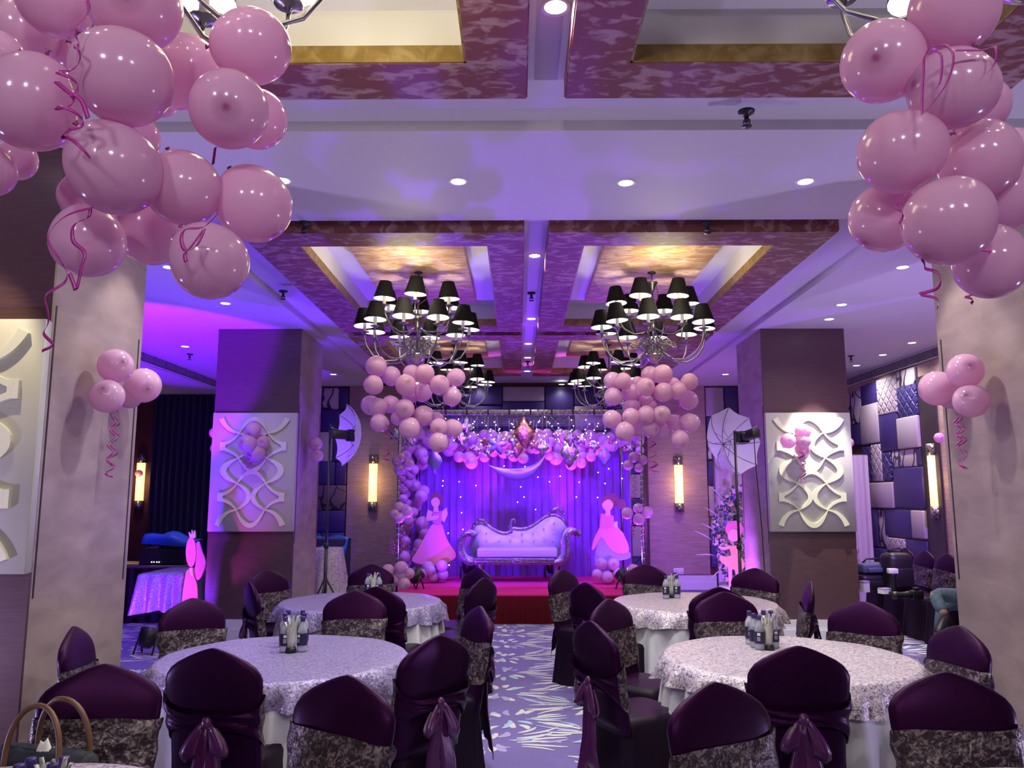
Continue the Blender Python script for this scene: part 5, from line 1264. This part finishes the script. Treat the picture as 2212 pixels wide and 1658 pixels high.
# dark buffet table and equipment
t = empty('buffet_table', (-5.3, 10.9, 0), 0, 'dark draped long table at the far left behind the velvet table', 'table')
q = MB(); q.bevbox((-.9, -.35, .70), (.9, .35, .74), 'brown_cladding', .01, 1); q.obj('tabletop', t)
q = MB(); rows = []
for z, k in ((.70, .3), (.35, .7), (.01, 1)): rows.append([((-.88 + .01 * math.sin(i * .9) * k) + 1.76 * i / 60, -.34 - .02 * k * math.sin(i * 1.1), z) for i in range(61)])
q.loft(rows, 'chair_cover', False, False); q.obj('drape', t)
for sx in (-1, 1):
    q = MB(); q.tube([(sx * .8, .25, 0), (sx * .8, .25, .7)], .02, 'dark_metal', 6); q.obj('leg', t)
p = PY(362, 1222, 10.8); t = empty('sound_mixer', (p.x, 10.8, .742), 0, 'black sound mixer case with tiny white lights on the dark table at left', 'sound mixer')
q = MB(); q.prism([(-.30, 0), (.30, 0), (.30, .16), (.24, .22), (-.24, .22), (-.30, .16)], -.2, .2, 'black_plastic', False, .012); q.obj('case', t)
q = MB(); q.box((-.25, -.215, .02), (.25, -.2, .06), 'dark_metal'); q.obj('control_strip', t)
for k, x in enumerate((-.12, -.09, -.05, -.02)):
    q = MB(); q.sphere((x, -.218, .04), .007, 'lamp_lens', 6, 4); q.obj('indicator', t)
q = MB()
for j in range(3): q.lathe([(.0001, .0), (.012, .0), (.010, .02), (.0001, .02)], 'white_plastic', 8, (-.1 + .1 * j, -.1, .22))
q.obj('knobs', t)['kind'] = 'stuff'
q = MB()
def tarp(u, v):
    x = -.33 + .66 * u; a = PI * v
    return (x + .03 * math.sin(9 * v + 3 * u), -.24 * math.cos(a) + .02 * math.sin(8 * u), .03 + (.17 + .10 * math.sin(PI * min(1, u * .9 + .1))) * math.sin(a) ** .7 + .025 * math.sin(11 * u + 4 * v) * math.sin(a) + (.14 - .05 * u if v < .15 else 0))
q.grid(tarp, 18, 14, 'tarpaulin_blue'); o = q.obj('blue_cover', None, (p.x + .05, 10.82, .85)); solid(o, .006); tag(o, 'bright blue cloth cover thrown over the sound mixer at left', 'cloth')
# beside the far left pillar, towards the back wall
p = PY(705, 1240, 11.3); t = empty('cocktail_table', (p.x, 11.3, 0), 0, 'small round table in gathered velvet half hidden by the far left pillar', 'table')
q = MB(); q.lathe([(.0001, .0), (.2, .0), (.2, .02), (.03, .04), (.03, .9), (.20, .9), (.20, .92), (.0001, .92)], 'dark_metal', 16); q.obj('pedestal', t)
q = MB(); n = 64; q.loft([[(r * (1 + w_ * math.sin(14 * 2 * PI * j / n)) * math.cos(2 * PI * j / n), r * (1 + w_ * math.sin(14 * 2 * PI * j / n)) * math.sin(2 * PI * j / n), z) for j in range(n)] for r, z, w_ in ((.001, .925, 0), (.205, .925, 0), (.22, .91, .01), (.27, .6, .05), (.32, .3, .07), (.36, .01, .08))], 'velvet_cloth', True, False)
o = q.obj('velvet_tablecloth', None, (p.x, 11.3, 0)); tag(o, 'gathered silver velvet cloth on the round table beside the far left pillar', 'tablecloth')
p = PY(716, 1250, 13.4); t = empty('draped_counter', (p.x, 13.4, 0), 0, 'navy draped counter against the back wall left of the veneer', 'counter')
q = MB(); q.bevbox((-.26, -.25, 0), (.26, .25, .95), 'curtain_navy', .03, 2); q.obj('drape', t)
q = MB(); q.grid(lambda u, v: (-.29 + .58 * u, -.29 + .05 * math.sin(12 * u) * (1 - v) + .55 * v, .965 + .02 * math.sin(9 * u + 3 * v) - (.16 + .12 * u) * max(0, .35 - v) / .35), 16, 10, 'tarpaulin_blue'); o = q.obj('blue_cover', None, (p.x, 13.4, 0)); solid(o, .006); tag(o, 'bright blue cloth lying on the navy counter near the back wall', 'cloth')

# ------------------------------------------------------------------ photo backdrop and flowers on the right
X0, X1 = PY(1546, 1100, 12.5).x, 5.5
t = empty('photo_backdrop', ((X0 + X1) / 2, 12.5, 0), 0, 'pale pink curtain backdrop behind the far right pillar', 'backdrop'); hw = (X1 - X0) / 2
q = MB(); q.grid(lambda u, v: (-hw + 2 * hw * u, -.05 * (.5 + .5 * math.sin(2 * PI * 14 * u + math.sin(6 * u))), .02 + 2.26 * v), 160, 4, 'pink_curtain'); q.obj('curtain', t)
q = MB(); q.tube([(-hw, .03, 0), (-hw, .03, 2.29), (hw, .03, 2.29), (hw, .03, 0)], .016, 'nickel', 8); q.obj('frame', t)
ff = PY(1575, 1150, 12.0); t = empty('flower_arrangement', (ff.x, 12.0, 0), 0, 'tall arrangement of pink, lilac and blue blossoms with pale plumes by the far right pillar', 'flower arrangement')
q = MB(); q.lathe([(.0001, 0), (.16, 0), (.2, .3), (.17, .33), (.0001, .33)], 'white_plastic', 16); q.tube([(0, 0, .3), (.05, 0, 1.0), (.15, 0, 1.7)], .03, 'foliage', 6); q.obj('pot', t)
rfw = random.Random(6)
def inside():
    y = rfw.uniform(1050, 1285); c = 1596 - 34 * math.sin(PI * min(1, (y - 1035) / 250)); wdt = 6 + 30 * math.sin(PI * min(1, (y - 1030) / 270)) ** .8
    return PY(c + rfw.uniform(-1, 1) * wdt + 8, y, 12.0 + rfw.uniform(-.22, .22)) - Vector((ff.x, 12.0, 0))
q = MB()
for k in range(700):
    p = inside(); a = rfw.uniform(0, 6.28); l_ = rfw.uniform(.03, .07); d = Vector((math.cos(a), rfw.uniform(-.8, .3), math.sin(a))).normalized(); s_ = d.orthogonal() * l_ * .3
    q.add([p, p + d * l_ * .5 + s_, p + d * l_, p + d * l_ * .5 - s_], [(0, 1, 2, 3)], 'foliage', False)
o = q.obj('leaves', t); o['kind'] = 'stuff'
def blossom(m_):
    q = MB(); n = 6
    for k in range(n):
        a = 2 * PI * k / n; c, s_ = math.cos(a), math.sin(a); q.add([(0, 0, 0), (.6 * c - .35 * s_, .6 * s_ + .35 * c, .25), (1 * c, 1 * s_, .35), (.6 * c + .35 * s_, .6 * s_ - .35 * c, .25)], [(0, 3, 2, 1)], m_, False)
    q.sphere((0, 0, .1), .28, 'board_yellow', 6, 4); return q.mesh('blossom')
BLM = [blossom('blossom_pink'), blossom('blossom_white'), blossom('blossom_white'), blossom('blossom_blue')]
for k in range(170):
    p = inside(); p.y = -abs(p.y) - .02; o = link('blossom', rfw.choice(BLM), t, p, (PI / 2 + rfw.uniform(-.6, .6), rfw.uniform(-.6, .6), rfw.uniform(0, 3))); s_ = rfw.uniform(.03, .06); o.scale = (s_,) * 3
for k, (x0_, y0_, x1_, y1_) in enumerate(((1560,1075,1530,1048),(1558,1120,1522,1095),(1550,1150,1515,1130),(1545,1170,1500,1146),(1552,1200,1502,1198),(1558,1230,1536,1250),(1592,1045,1600,1018),(1580,1055,1578,1030))):
    a, b = PY(x0_, y0_, 11.9), PY(x1_, y1_, 11.8); q = MB()
    q.tube([a, a.lerp(b, .5) + Vector((0, 0, .015)), b], [.004, .010, .002], 'pampas', 6); o = q.obj('plume', None); me = o.data
    for v in me.vertices: v.co -= Vector((ff.x, 12.0, 0))
    kid(t, o)

# ------------------------------------------------------------------ camera gear on the chairs along the right wall
def bagbox(name, loc, size, m_, label, cat, rz=0, strap=True):
    t = empty(name, loc, rz, label, cat); x, y, z = size; q = MB(); q.bevbox((-x / 2, -y / 2, 0), (x / 2, y / 2, z), m_, min(size) * .3, 3); q.obj('body', t)
    q = MB(); q.bevbox((-x * .36, -y / 2 - .025, z * .12), (x * .36, -y / 2 + .01, z * .6), m_, .012, 2); q.obj('front_pocket', t)
    if strap: q = MB(); q.tube([(-x * .3, 0, z * .96), (-x * .18, -.02, z + .05), (x * .18, -.02, z + .05), (x * .3, 0, z * .96)], .012, 'black_plastic', 6, True, .4); q.obj('handle', t)
    return t
p = PY(1936, 1215, 10.0); bagbox('rucksack', (p.x, 10.0, .493), (.34, .26, .46), 'black_plastic', 'tall black rucksack standing on a chair by the padded wall', 'bag', .2)
p = PY(1880, 1240, 10.15); bagbox('camera_case', (p.x, 10.15, .493), (.42, .30, .20), 'black_plastic', 'black camera case under the slate-blue bag on a chair', 'case', .2, False)
bagbox('shoulder_bag', (p.x + .02, 10.15, .695), (.42, .28, .12), 'bag_slate', 'flat slate-blue shoulder bag lying on top of the black camera case', 'bag', .2)
p = PY(1930, 1262, 9.62); t = empty('camera_flash', (p.x, 9.62, .493), 0, 'upright black flash with a white diffuser cap on a chair', 'camera flash')
q = MB(); q.bevbox((-.05, -.04, 0), (.05, .04, .03), 'black_plastic', .008, 1); q.lathe([(.03, .03), (.026, .06), (.036, .08), (.036, .22), (.045, .24)], 'black_plastic', 14); q.obj('body', t)
q = MB(); q.bevbox((-.055, -.04, .24), (.055, .04, .30), 'white_plastic', .01, 2); q.obj('diffuser', t)
for x, y, D, sz, lab in ((1868,1270,9.85,(.09,.07,.13),'small white carton left of the flash on a chair'),(1912,1276,9.7,(.13,.10,.06),'flat white carton beside the flash')):
    p = PY(x, y, D); t = empty('carton', (p.x, D, .493), .3, lab, 'box'); q = MB(); q.box((-sz[0] / 2, -sz[1] / 2, 0), (sz[0] / 2, sz[1] / 2, sz[2]), 'white_plastic'); q.obj('body', t); q = MB(); q.box((-sz[0] / 2 - .001, -sz[1] / 2 - .001, sz[2] * .8), (sz[0] / 2 + .001, sz[1] / 2 + .001, sz[2] + .002), 'board_lilac'); q.obj('lid', t)
p = PY(1975, 1290, 9.2); t = empty('camera', (p.x, 9.15, .545), .2, 'black camera with a long lens lying on a chair before the person', 'camera')
q = MB(); q.bevbox((-.07, -.04, -.05), (.07, .04, .05), 'black_plastic', .012, 2); q.bevbox((-.03, -.03, .05), (.03, .03, .08), 'black_plastic', .008, 2); q.obj('body', t)
q = MB(); q.lathe([(.04, 0), (.042, .05), (.036, .07), (.036, .16), (.044, .18), (.044, .24), (.0001, .235)], 'black_plastic', 16); q.obj('lens', t, (-.07, 0, 0), (0, -PI / 2, 0))
p = PY(1848, 1290, 9.9); t = empty('camera_lens', (p.x, 9.9, .493), 0, 'short black lens standing on the outermost chair by the far pillar', 'camera lens'); q = MB(); q.lathe([(.04, 0), (.045, .02), (.042, .1), (.048, .12), (.048, .14), (.0001, .135)], 'black_plastic', 16); q.obj('barrel', t); q = MB(); q.lathe([(.0485, .06), (.0485, .09)], 'dark_metal', 16, cap=False); q.obj('zoom_ring', t)

# ------------------------------------------------------------------ handbag on the lower left chair
hb = PZ(195, 1600, .62); t = empty('handbag', (-1.72, 3.02, .493), -.25, 'navy fabric handbag with two brown leather handles on the lower left chair', 'handbag')
q = MB(); n = 28; rows = []
for z, a, b in ((0, .18, .08), (.03, .205, .10), (.12, .21, .10), (.20, .205, .07), (.235, .20, .035), (.24, .19, .015)):
    rows.append([(a * math.copysign(abs(math.cos(2 * PI * j / n)) ** .6, math.cos(2 * PI * j / n)), b * math.copysign(abs(math.sin(2 * PI * j / n)) ** .7, math.sin(2 * PI * j / n)), z + .01 * math.sin(3 * j)) for j in range(n)])
q.loft(rows, 'bag_navy', True, True); q.obj('body', t)
for y in (-.05, .05):
    q = MB(); q.tube([(.118 * math.sin(1.75 * v), y * (1 + .5 * abs(v)), .12 + .285 * max(0, math.cos(1.5 * v)) ** .75) for v in [k / 10 - 1 for k in range(21)]], .010, 'brown_leather', 8); q.obj('handle', t)
q = MB(); q.grid(lambda u, v: (-.05 + .08 * u, -.03 + .05 * v, .225 + .05 * math.sin(PI * u) * math.sin(PI * v) + .012 * math.sin(15 * u + 9 * v)), 8, 4, 'tissue'); o = q.obj('crumpled_tissue', t)

# ------------------------------------------------------------------ seated person on the right
def skin(name, vs, es, rad, m_, parent, sub=1):
    me = bpy.data.meshes.new(name); me.from_pydata([tuple(v) for v in vs], es, []); me.materials.append(M[m_]); o = link(name, me, parent)
    sk = o.modifiers.new('skin', 'SKIN'); sv = me.skin_vertices[0].data
    for i, r in enumerate(rad): sv[i].radius = (r, r) if not isinstance(r, tuple) else r
    sv[0].use_root = True; sk.use_smooth_shade = True
    sb = o.modifiers.new('sub', 'SUBSURF'); sb.levels = sub; sb.render_levels = sub
    return o
kn = PY(2014, 1278, 8.2); Z0 = Vector((4.98, 8.35, 0)); t = empty('person', Z0, 0, 'seated person in blue jeans with one leg crossed, mostly hidden by the near right pillar', 'person')
L_ = lambda v: Vector(v) - Z0
k1 = L_(PY(2016, 1282, 8.2)); an1 = L_(PY(2042, 1330, 8.0)); k2 = L_(PY(2036, 1305, 8.45)); an2 = L_(PY(2030, 1402, 8.2)); an2.z = .11
hipA, hipB = Vector((0, -.08, .58)), Vector((0, .09, .58))
V = [(0, 0, .60), (-.02, 0, .72), (-.01, 0, .88), (0, 0, 1.02), (-.01, 0, 1.12), (-.02, 0, 1.20), (-.03, 0, 1.30)]; rd = [(.13, .16), (.12, .15), (.125, .16), (.10, .17), (.05, .055), (.06, .06), (.085, .08)]
ed = [(i, i + 1) for i in range(6)]
def chain(root, pts, rr):
    k = root
    for p, r in zip(pts, rr): V.append(tuple(p)); rd.append(r); ed.append((k, len(V) - 1)); k = len(V) - 1
    return k
chain(0, [hipA, hipA.lerp(k1, .5), k1, k1.lerp(an1, .5), an1], [.09, .08, .06, .055, .04]); chain(0, [hipB, hipB.lerp(k2, .5), k2, k2.lerp(an2, .5), an2], [.09, .08, .06, .055, .04])
for s_ in (-1, 1):
    h_ = chain(3, [(0, s_ * .19, 1.0), (.03, s_ * .22, .86), (.06, s_ * .21, .75), (-.07, s_ * .14, .72), (-.17, s_ * .09, .735), (-.22, s_ * .075, .735)], [.06, .047, .042, .037, .028, .034])
    for k in range(4): chain(h_, [(-.255, s_ * .075 + (k - 1.5) * .021, .735), (-.29 - .006 * (1.5 - abs(k - 1.5)), s_ * .075 + (k - 1.5) * .022, .722), (-.305, s_ * .075 + (k - 1.5) * .022, .70)], [.010, .009, .008])
    chain(h_ - 1, [(-.185, s_ * .075 - s_ * .035, .74), (-.22, s_ * .075 - s_ * .055, .73)], [.011, .010])
skin('body', V, ed, rd, 'skin', t)
V, rd, ed = [(0, 0, .59)], [(.135, .17)], []
chain(0, [hipA, hipA.lerp(k1, .5), k1, k1.lerp(an1, .5), k1.lerp(an1, .92)], [.10, .09, .074, .068, .06]); chain(0, [hipB, hipB.lerp(k2, .5), k2, k2.lerp(an2, .5), k2.lerp(an2, .93)], [.10, .09, .074, .068, .062]); skin('jeans', V, ed, rd, 'denim', t)
V, rd, ed = [(0, 0, .64), (-.02, 0, .75), (-.01, 0, .9), (0, 0, 1.03), (-.01, 0, 1.09)], [(.14, .175), (.132, .165), (.137, .172), (.112, .182), (.06, .065)], [(0, 1), (1, 2), (2, 3), (3, 4)]
for s_ in (-1, 1): chain(3, [(0, s_ * .19, 1.0), (-.03, s_ * .215, .90), (-.06, s_ * .22, .83)], [.072, .06, .058])
skin('shirt', V, ed, rd, 'shirt_dark', t)
q = MB(); q.sphere((-.02, 0, 1.335), .098, 'hair_black', 16, 10, (.98, .9, .9)); q.obj('hair', t)
q = MB(); q.sphere((-.055, 0, 1.30), .075, 'skin', 16, 10, (.85, .92, 1.15)); q.tube([(-.118, 0, 1.315), (-.138, 0, 1.285), (-.118, 0, 1.278)], .011, 'skin', 6)
for s_ in (-1, 1): q.sphere((-.112, s_ * .028, 1.318), .009, 'hair_black', 6, 4); q.sphere((-.03, s_ * .078, 1.30), .02, 'skin', 8, 6, (.7, .4, 1.2))
q.tube([(-.112, -.022, 1.252), (-.12, 0, 1.25), (-.112, .022, 1.252)], .005, 'board_rose', 5); q.obj('face', t)
def shoe(at, d, nm):
    q = MB(); d = Vector(d).normalized(); s_ = d.cross(Vector((0, 0, 1))).normalized(); u_ = s_.cross(d); n = 12; rows = []
    for x, w_, h_ in ((-.09, .02, .06), (-.08, .036, .09), (-.02, .042, .10), (.06, .046, .075), (.12, .046, .055), (.165, .034, .04), (.18, .012, .025)):
        rows.append([Vector(at) + d * x + s_ * (w_ * math.cos(2 * PI * j / n)) + u_ * (h_ / 2 + h_ / 2 * math.sin(2 * PI * j / n)) for j in range(n)])
    q.loft(rows, 'shoe_black', True, True); q.obj(nm, t)
shoe((an2.x - .02, an2.y, 0), (-1, -.35, 0), 'shoe'); shoe(an1 + Vector((-.02, -.02, -.09)), (-.75, -.55, -.35), 'shoe')
pc = copy_tree(protos[0]); place(pc, (5.22, 8.35, 0), PI / 2, 'plum chair under the seated person, hidden behind the near right pillar', G)
